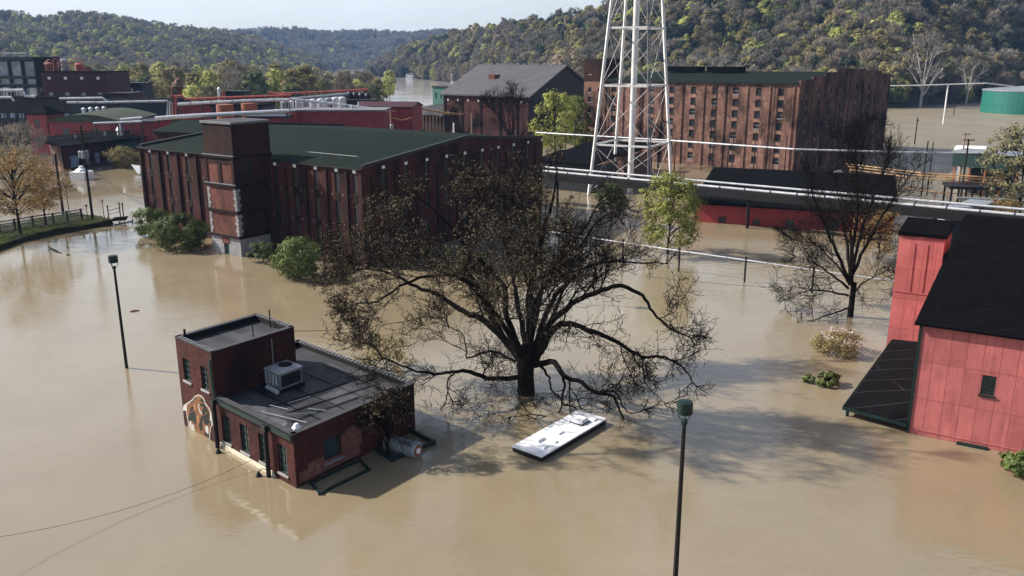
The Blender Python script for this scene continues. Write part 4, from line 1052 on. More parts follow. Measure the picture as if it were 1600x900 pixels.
# dark flat sheds further left behind the bridge
for k, (x0, x1, yt, yb, Y, dep, lab) in enumerate(((882, 975, 238, 246, 198, 16, 'low black roofed shed behind the water tower legs'), (838, 925, 252, 262, 176, 10, 'small black flat shed left of the water tower'))):
    a, b = at(x0, yb, Y), at(x1, yb, Y - 8); fr = Fr(a, b); z = at(x0, yt, Y).z
    o = thing('low_shed', V((a.x, a.y, 0)), lab, 'shed'); d = MB(); fr.wall(d, -2, z - .01); Fr(fr.pt(fr.L, 0), fr.pt(fr.L, 0, -dep)).wall(d, -2, z - .01); Fr(fr.pt(0, 0, -dep), fr.pt(0, 0)).wall(d, -2, z - .01)
    d.build('wall', M['brick_pale'] if k == 0 else M['char'], o)
    d = MB(); P = [fr.pt(-.4, z, .5), fr.pt(fr.L + .4, z, .5), fr.pt(fr.L + .4, z + 1.2, -dep), fr.pt(-.4, z + 1.2, -dep)]; d.hexa(P + [p + V((0, 0, .35)) for p in P]); d.build('roof', M['roof_black'], o)

# ---------------------------------------------------------------- water tower
wc = V((23.4, 168.0, 0)); bases = [wc + V(q) for q in ((-8.4, -2.4, 0), (2.6, -8.2, 0), (8.8, 3.0, 0), (-2.4, 8.6, 0))]
HT = 46.0; tops = [wc + (b - wc) * .47 + V((0, 0, HT)) for b in bases]
wt = thing('water_tower', wc, 'white steel water tower on four braced legs with a thick central riser', 'water tower')
def lp(i, z): return bases[i].lerp(tops[i], z / HT)
for i in range(4):
    d = MB()
    if i == 1:                                            # the lattice leg, its shade painted in as grey
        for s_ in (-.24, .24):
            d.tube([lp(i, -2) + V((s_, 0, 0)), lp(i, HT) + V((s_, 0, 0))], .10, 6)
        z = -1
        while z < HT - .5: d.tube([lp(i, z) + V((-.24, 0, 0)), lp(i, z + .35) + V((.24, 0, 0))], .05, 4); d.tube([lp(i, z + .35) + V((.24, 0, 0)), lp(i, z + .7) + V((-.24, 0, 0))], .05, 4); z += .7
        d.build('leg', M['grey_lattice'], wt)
    else:
        d.bar(lp(i, -2), lp(i, HT), .46, .46); d.build('leg', M['tower_white'], wt)
levels = [at(930, 226, 165.6).z, at(938, 134, 165.6).z, at(946, 43, 165.6).z, 43.5]
for z in levels:
    for i in range(4):
        d = MB(); d.bar(lp(i, z), lp((i + 1) % 4, z), .22, .34); d.build('strut', M['tower_white'], wt)
d = MB(); lv = [.5] + levels
for za, zb in zip(lv, lv[1:]):
    for i in range(4):
        j = (i + 1) % 4
        d.tube([lp(i, za + .3), lp(j, zb - .3)], .034, 5); d.tube([lp(j, za + .3), lp(i, zb - .3)], .034, 5)
d.split('cross_brace', M['tower_white'], wt)
d = MB(); z = -2; seg = []
d.tube([wc + V((0, 0, -2)), wc + V((0, 0, HT + 1))], .58, 20)
for k in range(15): d.tube([wc + V((0, 0, 1 + k * 3.0)), wc + V((0, 0, 1.12 + k * 3.0))], .61, 20)
d.build('riser', M['tower_white'], wt, smooth=False)
d = MB(); d.lathe(wc.x, wc.y, [(.9, HT), (3.4, HT + .8), (5.2, HT + 2.8), (5.6, HT + 5), (5.6, HT + 10), (5.9, HT + 10.1), (3, HT + 12.4), (.1, HT + 13.4)], 32); d.build('tank', M['tower_white'], wt, smooth=True)
d = MB(); d.lathe(wc.x, wc.y, [(5.61, HT + 4.4), (6.6, HT + 4.4), (6.6, HT + 4.55), (5.61, HT + 4.55)], 32); d.build('catwalk', M['grey_lattice'], wt)

# ---------------------------------------------------------------- pipe bridge with two silver pipes
b0, b1 = V((2.0, 158.4, 0)), V((80.0, 101.2, 0)); bt = (b1 - b0).normalized(); bn = V((bt.y, -bt.x, 0)); ZB = 5.35; BLN = (b1 - b0).length
pb = thing('pipe_bridge', b0, 'long black pipe bridge carrying two silver pipes over the flood', 'pipe bridge')
def bp_(s, o, z): q = b0 + bt * s + bn * o; return V((q.x, q.y, z))
d = MB()
d.bar(bp_(0, .7, ZB - .2), bp_(BLN, .7, ZB - .2), .25, 1.2); d.bar(bp_(0, -.7, ZB - .2), bp_(BLN, -.7, ZB - .2), .25, 1.2)
d.hexa([bp_(0, .57, ZB + .20), bp_(BLN, .57, ZB + .20), bp_(BLN, -.57, ZB + .20), bp_(0, -.57, ZB + .20), bp_(0, .57, ZB + .28), bp_(BLN, .57, ZB + .28), bp_(BLN, -.57, ZB + .28), bp_(0, -.57, ZB + .28)])
d.build('deck', M['black'], pb)
d = MB(); d.tube([bp_(0, .55, ZB + .75), bp_(BLN, .55, ZB + .75)], .20, 10); d.build('pipe', M['silver'], pb)
d = MB(); d.tube([bp_(0, -.35, ZB + 1.35), bp_(BLN, -.35, ZB + 1.35)], .17, 10); d.build('pipe', M['silver'], pb)
d = MB(); s_ = 2.0
while s_ < BLN:
    d.tube([bp_(s_, .55, ZB + .75), bp_(s_ + .16, .55, ZB + .75)], .24, 10); d.bar(bp_(s_, -.8, ZB + .4), bp_(s_, -.8, ZB + 1.45), .12, .12); d.bar(bp_(s_, -.8, ZB + 1.05), bp_(s_, .1, ZB + 1.05), .1, .1); s_ += 4.1
d.build('pipe_bracket', M['char'], pb)
for s_ in (8, 26, 43.8, 62, 70.5, 86):
    d = MB(); q = bp_(s_, .35, 0); d.box(q.x - .2, q.x + .2, q.y - .2, q.y + .2, -2, ZB - .4); d.build('post', M['black'], pb)

def pipe_run(name, label, cat, pts, r, mat, posts=(), postmat='char', post_r=.11, over=.0, grp=None):
    """a pipe on posts: posts are fractions along the run (they reach into the water)"""
    o = thing(name, V((pts[0].x, pts[0].y, 0)), label, cat, grp)
    d = MB(); d.tube(pts, r, 8); d.build('pipe', mat, o)
    L = [0]
    for a, b in zip(pts, pts[1:]): L.append(L[-1] + (b - a).length)
    if L[-1] > 14 and r < .4:
        d = MB(); s_ = 3.0
        while s_ < L[-1] - 1:
            k = max(i for i in range(len(L) - 1) if L[i] <= s_ + 1e-6); t_ = (pts[k + 1] - pts[k]).normalized(); q = pts[k] + t_ * (s_ - L[k])
            d.tube([q, q + t_ * .14], r * 1.4, 8); s_ += max(5.0, L[-1] / 14)
        d.split('flange', M['steel'], o)
    for f_ in posts:
        s_ = f_ * L[-1]; k = max(i for i in range(len(L) - 1) if L[i] <= s_ + 1e-6); q = pts[k].lerp(pts[k + 1], (s_ - L[k]) / (L[k + 1] - L[k]))
        d = MB(); d.cyl(q.x, q.y, -2, q.z + over if over else q.z - r * .9, post_r, 7); d.build('post', M[postmat], o)
    return o
za = 8.4
pipe_run('high_pipe', 'high silver pipe on thin dark poles crossing in front of the tall warehouse', 'pipe', [on(838, 207, za), on(1040, 219, za), on(1240, 233, za), on(1420, 238, za), on(1640, 241, za)], .17, M['silver'], (.1, .28, .46, .62, .80, .93), 'char', .13, 2.2)
za = 2.7
pipe_run('low_pipe', 'thin white pipe on short dark posts behind the big bare tree', 'pipe', [on(800, 352, za), on(866, 363, za), on(1000, 383, za), on(1105, 398, za), on(1212, 413, za), on(1305, 427, za), on(1398, 439, za)], .085, M['silver'], (.28, .36, .515, .68, .835), 'wood', .12, .45)
# tall poles standing in the water behind
def pole(label, base, h, r=.14, mat='wood', arms=(), name='utility_pole', grp=None, cans=0):
    o = thing(name, base, label, 'utility pole', grp)
    d = MB(); d.tube([base + V((0, 0, -2)), base + V((0, 0, h))], [r * 1.15, r * .8], 8); d.build('shaft', M[mat], o)
    for (z, w, ang) in arms:
        d = MB(); t = V((math.cos(ang), math.sin(ang), 0)); q = base + V((0, 0, z)) + V((t.y, -t.x, 0)) * (r + .04)
        d.bar(q - t * w / 2, q + t * w / 2, .12, .14)
        for s_ in (-.45, -.2, .2, .45): c = q + t * w * s_; d.cyl(c.x, c.y, z + .07, z + .3, .05, 6)
        d.build('crossarm', M[mat], o)
    for k in range(cans):
        a = k * 2.2 - 1.2; c = base + V((math.cos(a) * .5, math.sin(a) * .5 - .15, 0)); d = MB()
        d.lathe(c.x, c.y, [(.02, h - 4.2), (.3, h - 4.2), (.32, h - 3.2), (.22, h - 3.05), (.02, h - 3.0)], 12); d.build('transformer', M['steel'], o)
    return o
for px_, yt, yb, lab in ((1139, 207, 266, 'thin dark pole in front of the tall warehouse, right of the water tower'), (1180, 207, 266, 'thin dark pole before the tall warehouse wall'), (1056, 215, 274, 'weathered pole standing just right of the water tower'),
                     (1228, 212, 272, 'dark pole by the corner of the tall warehouse'), (1403, 222, 292, 'thin pole beside the yellow pipes'), (1451, 222, 305, 'thin pole right of the bare tree by the yellow pipes'), (1358, 220, 290, 'thin pole seen through the bare tree crown')):
    b = on(px_ - 3, yb); t = at(px_, yt, b.y); pole(lab, b, t.z, .13, 'wood')
b = on(1429, 225); pole('lone dark pole standing in the open brown water right of the tall warehouse', b, at(1430, 183, b.y).z, .2, 'wood', ((7.2, .9, 0),))
b = on(1496, 300); pole('pale utility pole with a crossarm by the green shed', b, at(1501, 207, b.y).z, .2, 'wood_pale', ((at(1501, 210, b.y).z, 2.0, .3),))
b = on(1501, 310); pole('dark utility pole with a crossarm in front of the green shed', b, at(1508, 217, b.y).z, .2, 'wood', ((at(1508, 219, b.y).z, 1.9, -.2),))
b = on(883, 262); pole('dark pole with pale lamps left of the water tower', b, at(883, 198, b.y).z, .13, 'wood', ((at(883, 199, b.y).z, 1.4, .2),))
b = on(914, 255); pole('thin dark pole before the stair tower of the tall warehouse', b, at(914, 196, b.y).z, .11, 'wood')

# ---------------------------------------------------------------- green tank, far right
tc_ = on(1560, 180); R_ = 21.0; ctr = V((at(1606, 180, tc_.y + R_ * .9).x, tc_.y + R_ * .9, 0)); ht = at(1560, 143, tc_.y).z
gtk = thing('green_tank', ctr, 'large round green storage tank standing in brown water at the far right', 'tank')
d = MB(); n = 56
for k in range(n):
    a, b = 2 * math.pi * k / n, 2 * math.pi * (k + 1) / n
    P = [(ctr.x + R_ * math.cos(q), ctr.y + R_ * math.sin(q)) for q in (a, b)]
    d.face([(P[0][0], P[0][1], -2), (P[1][0], P[1][1], -2), (P[1][0], P[1][1], ht), (P[0][0], P[0][1], ht)], 0, [(a * R_, -2), (b * R_, -2), (b * R_, ht), (a * R_, ht)])
d.build('shell', M['tank_green'], gtk)
d = MB(); d.lathe(ctr.x, ctr.y, [(R_ + .25, ht - .35), (R_ + .3, ht + .1), (R_ - .2, ht + .3), (4, ht + 1.9), (.2, ht + 2.2)], 56); d.build('roof', M['steel'], gtk)
d = MB(); d.lathe(ctr.x - 8, ctr.y - 12, [(1.6, ht + .6), (1.6, ht + 2.4), (1.0, ht + 3.4), (.1, ht + 3.6)], 14); d.build('roof_vent', M['white'], gtk)
q = on(1532, 194); zt_ = at(1538, 130, q.y).z
o = pipe_run('tank_pipe', 'white overhead pipe on a tall white post beside the green tank', 'pipe', [V((q.x - 60, q.y + 6, zt_ - 1.6)), V((q.x - 25, q.y + 2, zt_ - .9)), V((q.x, q.y, zt_)), V((q.x + 16, q.y + 6, zt_ - 1.6))], .22, M['tower_white'], (.59,), 'tower_white', .3)
b = on(1490, 180); pole('small dark pole with a crossarm far out in the brown water', b, at(1490, 160, b.y).z, .2, 'wood', ((4, 2.2, 0),))

# ---------------------------------------------------------------- sheds, yellow pipes and plant at the right
a, b = at(1487, 259, 168), at(1585, 262, 160); fr = Fr(a, b); zt_ = at(1487, 237, 168).z; zb_ = at(1487, 259, 168).z
o = thing('green_shed', V((a.x, a.y, 0)), 'dark green ribbed shed raised on steel legs beside the conifer', 'shed')
d = MB(); fr.box(d, 0, fr.L, zb_, zt_, -7, 0); d.build('wall', M['shed_green'], o)
d = MB(); fr.box(d, -.3, fr.L + .3, zt_ + .004, zt_ + .2, -7.3, .3); d.build('roof', M['steel'], o)
d = MB()
for k in range(5): fr.box(d, .3 + k * 2.8, .6 + k * 2.8, -2, zb_ - .004, -.5, -.2)
d.split('leg', M['copper'], o)
d = MB(); fr.box(d, 3.2, fr.L - .5, .3, zb_ - .3, -5, -1.2); d.build('machine_bay', M['char'], o)
a = at(1494, 233, 178); b = at(1542, 234, 174); o = thing('white_tank', V((a.x, a.y, 0)), 'long white horizontal tank behind the green shed', 'tank')
d = MB(); ax = (b - a).normalized(); d.tube([a - ax * .3, a, b, b + ax * .3], [.3, .75, .75, .3], 14); d.build('shell', M['white'], o)
d = MB()
for q in (a.lerp(b, .2), a.lerp(b, .8)): d.box(q.x - .15, q.x + .15, q.y - .5, q.y + .5, -2, q.z - .6)
d.split('saddle', M['steel'], o)
za = 4.5
for k, (dy, lab) in enumerate(((0, 'upper yellow pipe run on the right'), (4, 'middle yellow pipe of the rack at right'), (9, 'lower yellow pipe run on the right'))):
    pipe_run('yellow_pipe', lab, 'pipe', [on(1322 + k * 3, 256 + dy, za - k * .1), on(1440, 270 + dy, za - k * .1), on(1570, 279 + dy, za - k * .1)], .11, M['yellow'], (.02, .35, .68, .98) if k == 1 else (), 'yellow', .1, 0, 'yellow pipes of the right hand rack')
pipe_run('rusty_pipe', 'thin rusty pipe low over the water under the yellow rack', 'pipe', [on(1380, 290, 2.5), on(1470, 301, 2.5), on(1560, 306, 2.5)], .08, M['yellow'], (.5,), 'copper', .08)
o = None
for (x0, x1, yt, yb, Y, dep, mat, nm, lab, cat) in (
    (1483, 1562, 291, 303, 150, 6, 'char', 'steel_platform', 'black steel platform in front of the green shed', 'platform'),
    (1479, 1490, 322, 345, 118, 2.2, 'navy', 'transformer_box', 'blue grey transformer cabinet behind the red tower', 'transformer'),
    (1500, 1535, 318, 345, 122, 4, 'char', 'plant_room', 'dark rusty plant room behind the barn roof', 'building'),
    (1460, 1476, 322, 346, 126, 3, 'steel', 'louvred_tank', 'pale ribbed tank just right of the red tower cap', 'tank')):
    a, b = at(x0, yb, Y), at(x1, yb, Y - 2); fr = Fr(a, b); zt_ = at(x0, yt, Y).z
    o = thing(nm, V((a.x, a.y, 0)), lab, cat)
    if nm == 'steel_platform':
        d = MB(); fr.box(d, 0, fr.L, zt_ - .5, zt_, -dep, 0); d.build('deck', M['char'], o)
        d = MB(); fr.box(d, 0, fr.L, zt_ + .9, zt_ + 1.0, -.06, 0); fr.box(d, 0, fr.L, zt_ + .45, zt_ + .52, -.06, 0)
        for k in range(7): fr.box(d, k * fr.L / 6.1, k * fr.L / 6.1 + .08, zt_ + .004, zt_ + .9, -.06, -.0)
        d.build('railing', M['copper'], o)
        d = MB()
        for k in range(4): fr.box(d, .3 + k * fr.L / 3.4, .6 + k * fr.L / 3.4, -2, zt_ - .51, -dep + .2, -dep + .5); fr.box(d, .3 + k * fr.L / 3.4, .6 + k * fr.L / 3.4, -2, zt_ - .51, -.6, -.3)
        d.split('leg', M['char'], o)
    elif nm == 'louvred_tank':
        d = MB(); fr.box(d, 0, fr.L, -1, zt_, -dep, 0); d.build('shell', M['steel'], o)
        d = MB()
        for k in range(7): fr.box(d, -.06, fr.L + .06, .3 + k * zt_ / 7.5, .42 + k * zt_ / 7.5, .003, .12)
        d.split('rib', M['silver'], o)
    else:
        d = MB(); fr.box(d, 0, fr.L, -1, zt_, -dep, 0); d.build('casing', M[mat], o)
        d = MB(); fr.box(d, -.15, fr.L + .15, zt_ + .004, zt_ + .2, -dep - .1, .15); d.build('lid', M['steel'], o)
        d = MB(); fr.box(d, fr.L * .3, fr.L * .7, zt_ * .3, zt_ * .7, .004, .12); fr.box(d, fr.L * .85, fr.L * .92, .2, zt_ - .2, .004, .2); d.build('hatch', M['steel' if nm == 'transformer_box' else 'brick_dark'], o)
pipe_run('grey_pipe', 'pale grey pipe along the black platform at right', 'pipe', [on(1495, 309, 3), on(1580, 312, 3)], .22, M['steel'], (.1, .9), 'char')
q = on(1309, 272, 5.5); o = thing('round_tank', V((q.x, q.y, 0)), 'small white round tank on the black roof behind the bare tree', 'tank')
d = MB(); d.lathe(q.x, q.y, [(.1, 4.2), (.75, 4.3), (.85, 5.5), (.6, 6.1), (.05, 6.3)], 16); d.build('shell', M['white'], o)
d = MB(); d.lathe(q.x, q.y, [(.87, 4.9), (.93, 4.92), (.93, 5.0), (.87, 5.02)], 16); d.build('band', M['steel'], o)
d = MB(); d.cyl(q.x, q.y, -1, 4.21, .2, 8); d.build('stand', M['steel'], o)

# ---------------------------------------------------------------- distillery works behind the green roofed warehouse
def works(name, label, cat, x0, x1, yt, Y, depth, wmat, rmat='roof_black', skew=.22, pitch=0.0, wins=(), winmat='glass', winh=1.2, zb=-2, rise=0.0):
    """a building whose front runs from photo column x0 to x1 at distance Y; wins: rows of (count, height above water, width)"""
    a = at(x0, yt, Y); b = at(x1, yt, Y); b = at(x1, yt, Y - skew * (b.x - a.x)); z = a.z
    o = thing(name, V((a.x, a.y, 0)), label, cat); fr = Fr(a, b); L = fr.L
    hs = []
    for n_, zz, w_ in wins:
        for k in range(n_): c = L * (k + .5) / n_; hs.append((c - w_ / 2, c + w_ / 2, zz, zz + winh))
    d = MB(); fr.wall(d, zb, z, hs, .2)
    s2 = Fr(fr.pt(L, 0), fr.pt(L, 0, -depth)); s4 = Fr(fr.pt(0, 0, -depth), fr.pt(0, 0)); s3 = Fr(s2.pt(depth, 0), s4.pt(0, 0))
    for q in (s2, s3, s4): q.wall(d, zb, z)
    if rise:
        for q in (s2, s4): d.face([q.pt(0, z), q.pt(depth, z), q.pt(depth / 2, z + rise)])
    d.build('wall', M[wmat] if isinstance(wmat, str) else wmat, o)
    d = MB()
    if rise:
        P = [fr.pt(-.3, z - .03, .4), fr.pt(L + .3, z - .03, .4), fr.pt(L + .3, z + rise, -depth / 2), fr.pt(-.3, z + rise, -depth / 2)]
        d.hexa([p + V((0, 0, .01)) for p in P] + [p + V((0, 0, .3)) for p in P])
        P = [fr.pt(-.3, z + rise, -depth / 2), fr.pt(L + .3, z + rise, -depth / 2), fr.pt(L + .3, z - .03, -depth - .4), fr.pt(-.3, z - .03, -depth - .4)]
        d.hexa([p + V((0, 0, .01)) for p in P] + [p + V((0, 0, .3)) for p in P])
    else: fr.box(d, -.25, L + .25, z + .003, z + .35, -depth - .25, .25)
    d.build('roof', M[rmat], o)
    wr_ = random.Random(int(x0 * 7 + Y)); d = MB()
    if L > 9 and not rise:
        for k in range(int(L / 4.5)):
            q = fr.pt(wr_.uniform(1, L - 1), 0, -wr_.uniform(1, depth - 1)); rr = wr_.uniform(.18, .55); hh = wr_.uniform(.5, 2.0)
            if wr_.random() < .5: d.cyl(q.x, q.y, z + .354, z + .354 + hh, rr * .6, 8)
            else: d.box(q.x - rr * 1.6, q.x + rr * 1.6, q.y - rr, q.y + rr, z + .354, z + .354 + hh * .7)
        d.split('roof_vent', M[wr_.choice(['steel', 'silver', 'copper', 'char'])], o)
    for h_ in hs:
        d = MB(); fr.box(d, h_[0] + .01, h_[1] - .01, h_[2] + .01, h_[3] - .01, -.16, -.1); fr.box(d, h_[0] - .08, h_[1] + .08, h_[2] - .2, h_[2] - .01, .003, .1); d.build('window', M[winmat], o)
    return o, fr, z
def upright_tank(label, px, yt, Y, r, zb, mat, cap=.5, name='storage_tank', grp=None):
    q = at(px, yt, Y); z = q.z
    o = thing(name, V((q.x, q.y, 0)), label, 'tank', grp)
    d = MB(); d.lathe(q.x, q.y, [(r, zb), (r, z - cap), (r * .96, z - cap * .8)], 18); d.build('shell', M[mat], o, smooth=False)
    d = MB(); d.lathe(q.x, q.y, [(r * .98, z - cap * .8), (r * .5, z - .1), (.05, z)], 18); d.build('dome', M[mat], o)
    d = MB()
    for k in range(3): zz = zb + (z - cap - zb) * (k + 1) / 4; d.lathe(q.x, q.y, [(r + .01, zz), (r + .08, zz + .05), (r + .01, zz + .15)], 18)
    d.split('hoop', M['char'], o)
    return o
# steel frame full of grey tanks at the far left
a = at(-40, 150, 292); b = at(61, 150, 286); fr = Fr(a, b); zt_ = at(30, 91, 289).z
o = thing('tank_house', V((a.x, a.y, 0)), 'blue black steel frame building around grey tanks at the far left', 'plant structure')
d = MB(); L = fr.L
nb = 5
for k in range(nb + 1):
    for dep in (0, -11): fr.box(d, k * L / nb - .25, k * L / nb + .25, -2, zt_, dep - .25, dep + .25)
for z in (zt_ - .3, zt_ - 6, zt_ - 8.5): 
    for dep in (0, -11): fr.box(d, 0, L, z - .3, z + .3, dep + .26, dep + .45)
d.build('frame', M['navy'], o)
d = MB(); fr.box(d, 0, L, zt_ + .003, zt_ + .5, -11.5, .5); fr.box(d, 0, L, zt_ - 8.6, zt_ - 8.3, -11, -.3); d.build('roof', M['navy'], o)
d = MB()
for k in range(nb): fr.box(d, k * L / nb + .8, (k + 1) * L / nb - .8, zt_ - 5.6, zt_ - 1, -1.0, -.5); 
d.split('panel', plain('blue_grey_panel', (.30, .34, .41), .6, .7, .35), o)
d = MB()
for k in range(nb): fr.box(d, k * L / nb + .8, (k + 1) * L / nb - .8, zt_ - 8.2, zt_ - 6.6, -1.2, -.6)
d.split('louvre', M['steel'], o)
d = MB(); fr.box(d, .3, L - .3, -2, zt_ - .6, -10.5, -9.5); d.build('back_panel', M['navy'], o)
d = MB(); d.tube([fr.pt(9, zt_ + .5, 0), fr.pt(9, zt_ + 1.6, 0), fr.pt(L - 3, zt_ + 1.6, 0), fr.pt(L - 3, zt_ + .5, 0)], .1, 5); d.build('railing', M['silver'], o)
for k in range(5): 
    q = fr.pt((k + .5) * L / 5, 0, -3.0); t = thing('storage_tank', V((q.x, q.y, 0)), ['grey tank in the leftmost bay of the blue steel frame', 'grey tank second from the left inside the steel frame', 'grey tank in the middle bay of the steel frame', 'tall grey tank next to last in the steel frame', 'rightmost grey tank in the blue black steel frame'][k], 'tank', 'grey tanks in the steel frame')
    d = MB(); d.lathe(q.x, q.y, [(2.9, -2), (2.9, zt_ - 9.4), (1.8, zt_ - 8.9), (.1, zt_ - 8.7)], 18); d.build('shell', plain('streaked_tank_steel_%s' % 'abcde'[k], (.52, .53, .55), .5, .6, .35, .3, .4, 0, None, (1, 1, .2)), t)
    d = MB(); d.lathe(q.x, q.y, [(2.92, 6), (3.0, 6.1), (2.92, 6.25)], 18); d.split('hoop', M['char'], t)
o, fr, z = works('maroon_building', 'tall maroon clad block with a row of small lights along its top', 'building', 63, 165, 113, 282, 14, 'maroon', 'roof_black', .1, wins=())
d = MB()
for k in range(4): fr.box(d, fr.L * (k + .5) / 4 - .5, fr.L * (k + .5) / 4 + .5, z - 2.2, z - 1.4, .004, .08)
d.split('wall_light', M['white'], o)
d = MB()
for k in range(4): fr.box(d, fr.L * (k + .5) / 4 - .7, fr.L * (k + .5) / 4 + .7, z - 8.2, z - 6.3, .004, .08)
d.split('louvre', M['steel'], o)
upright_tank('rusty orange vessel on the left of the maroon block\'s roof', 76, 97, 287, 1.4, 20.8, 'copper', .6, 'rooftop_vessel')
upright_tank('deep red vessel on the right of the maroon block\'s roof', 123, 98, 287, 1.4, 20.8, 'redpipe', .6, 'rooftop_vessel')
upright_tank('grey lattice column between the two vessels on the maroon block', 100, 92, 289, 1.2, 20.8, 'steel', .3, 'rooftop_vessel')
o = thing('rooftop_rack', at(70, 112, 285), 'red pipe rack and railings round the vessels on the maroon roof', 'pipe rack'); d = MB()
def q_(x, y, Y=285): return at(x, y, Y)
for pts in ([(84, 112), (84, 92), (92, 92), (92, 112)], [(110, 112), (110, 94), (118, 92), (128, 92), (131, 98), (131, 112)], [(68, 100), (76, 93), (84, 96)], [(104, 98), (131, 98)], [(84, 104), (104, 104)], [(88, 112), (88, 98), (100, 98)]): d.tube([q_(*p) for p in pts], .16, 6)
d.build('pipe', M['redpipe'], o)
works('low_works', 'low black roofed works building before the steel frame at far left', 'building', -20, 108, 154, 262, 12, 'char', 'roof_black', .05, wins=((9, 8.6, 1.6),), winmat='blue_glass')
works('low_works', 'blue black works hall with pale window strip behind the curved green roof', 'building', 105, 268, 158, 256, 14, 'navy', 'roof_black', .05, wins=((12, 8, 2.2),), winmat='blue_glass')
o, fr, z = works('red_turret', 'red turret with a dark pyramid roof and two small windows at the left', 'tower', 41, 72, 179, 234, 6.5, 'red_far', 'roof_black', .3, wins=((1, 8.2, 1.5), (1, 3.0, 1.5)), winh=1.7)
d = MB(); L = fr.L; P = [fr.pt(-.4, z + .36, .4), fr.pt(L + .4, z + .36, .4), fr.pt(L + .4, z + .36, -5.9), fr.pt(-.4, z + .36, -5.9)]; ap = fr.pt(L / 2, z + 2.6, -2.7)
for i in range(4): d.face([P[i], P[(i + 1) % 4], ap])
d.face(P[::-1]); d.build('pyramid_roof', M['roof_black'], o)
# red hall with a curved green roof
a = at(75, 187, 232); b = at(240, 185, 226); fr = Fr(a, b); L = fr.L; z = a.z - .3
o = thing('curved_roof_hall', V((a.x, a.y, 0)), 'red hall with a bowed green roof beside the red turret', 'building')
hs = [(4, 6, 5.4, 7.6), (13, 15, 6.4, 7.8), (22, 24, 6.2, 7.6)]
d = MB(); fr.wall(d, -2, z, hs, .2); Fr(fr.pt(L, 0), fr.pt(L, 0, -15)).wall(d, -2, z); Fr(fr.pt(0, 0, -15), fr.pt(0, 0)).wall(d, -2, z); Fr(fr.pt(L, 0, -15), fr.pt(0, 0, -15)).wall(d, -2, z); d.build('wall', M['red_far'], o)
for h_ in hs: d = MB(); fr.box(d, h_[0] + .01, h_[1] - .01, h_[2] + .01, h_[3] - .01, -.16, -.1); d.build('window', M['glass'], o)
d = MB(); N = 14; Lr = L * .72
prof = [(Lr * i / N, z + .1 + 1.75 * math.sin(math.pi * i / N)) for i in range(N + 1)]
for (u0, z0), (u1, z1) in zip(prof, prof[1:]):
    P = [fr.pt(u0, z0, .5), fr.pt(u1, z1, .5), fr.pt(u1, z1 + .9, -15.5), fr.pt(u0, z0 + .9, -15.5)]
    d.face([P[0], P[1], P[2], P[3]]); d.face([fr.pt(u0, z - .2, .5), fr.pt(u1, z - .2, .5), P[1], P[0]])
d.build('roof', M['roof_moss'], o)
d = MB()
for k in range(4): q = fr.pt(Lr * (.36 + .02 * k), z + 2.2, -4 - k * 2.2); d.lathe(q.x, q.y, [(.5, z + 1.6), (.5, z + 2.9), (.7, z + 3.0), (.1, z + 3.4)], 8)
d.split('roof_vent', M['silver'], o)
d = MB(); fr.box(d, Lr + .5, L, z + .01, z + .3, -15, .3); d.build('flat_roof', M['char'], o)
for (lab, pts, Y, r, mt) in (('upper silver pipe run over the works at left', [(93, 154), (160, 153), (168, 158)], 250, .32, 'silver'), ('silver pipe run below it over the black works roof', [(105, 160), (158, 160), (262, 158), (262, 182)], 246, .34, 'silver'),
     ('short silver pipe ending in a bend by the steel frame', [(-20, 141), (36, 141), (40, 150), (55, 151)], 258, .4, 'silver'), ('low silver pipe at the far left edge', [(-20, 152), (18, 152), (22, 158)], 254, .35, 'silver'),
     ('silver pipe crossing the red hall wall', [(146, 193), (222, 190)], 220, .3, 'silver'), ('silver pipe with a bend on the right of the bowed roof', [(188, 187), (222, 184)], 222, .34, 'silver'),
     ('long bright silver pipe leading right past the brick stair tower', [(243, 185), (300, 181), (400, 176), (452, 173)], 178, .42, 'silver'),
     ('pair of red pipes rising and running right above the works', [(271, 182), (271, 150), (284, 150), (290, 155), (400, 151), (455, 149)], 215, .3, 'redpipe'), ('second red riser pipe beside the silver risers', [(275, 182), (275, 152), (268, 149)], 214, .28, 'redpipe'),
     ('white pipe along the top of the red works wall', [(278, 163), (330, 160), (400, 157), (452, 156)], 208, .36, 'silver'), ('red pipe run on the rack above the silver tanks', [(420, 147), (500, 144), (576, 140)], 250, .3, 'redpipe'),
     ('pale red pipe branch slanting to the rack', [(420, 145), (455, 152)], 240, .45, 'redpipe'), ('grey pipe above the row of silver tanks', [(452, 155), (545, 147)], 238, .4, 'steel'), ('silver conveyor pipe slanting down over the red shed', [(455, 155), (520, 162), (580, 170)], 205, .32, 'silver'),
     ('short white pipe slanting down to the red shed', [(462, 172), (482, 175)], 198, .22, 'silver'), ('grey silver riser pipe left of the red risers', [(266, 158), (267, 182)], 216, .35, 'steel'), ('pipe bend on the small black tank house', [(180, 140), (207, 140), (208, 150)], 300, .5, 'silver')):
    P = [at(x, y, Y) for x, y in pts]
    pipe_run('overhead_pipe', lab, 'pipe', P, r, M[mt], (.04, .5, .96) if len(pts) < 4 else (.02, .35, .6, .98), 'char', .15)
works('black_tank_house', 'small black box building on the river side of the works', 'building', 194, 222, 131, 300, 7, 'navy', 'black', .1, wins=((2, 14, 1.6),), winmat='blue_glass')
works('low_works', 'low dark maroon shed in front of the black box building', 'building', 165, 200, 147, 270, 10, 'maroon', 'char', .1, wins=((3, 9, 1.4),))
q = at(281, 150, 270); o = thing('rusty_stack', V((q.x, q.y, 0)), 'rusty brown furnace stack with a domed cap and ring rail', 'chimney'); z = at(281, 122, 270).z
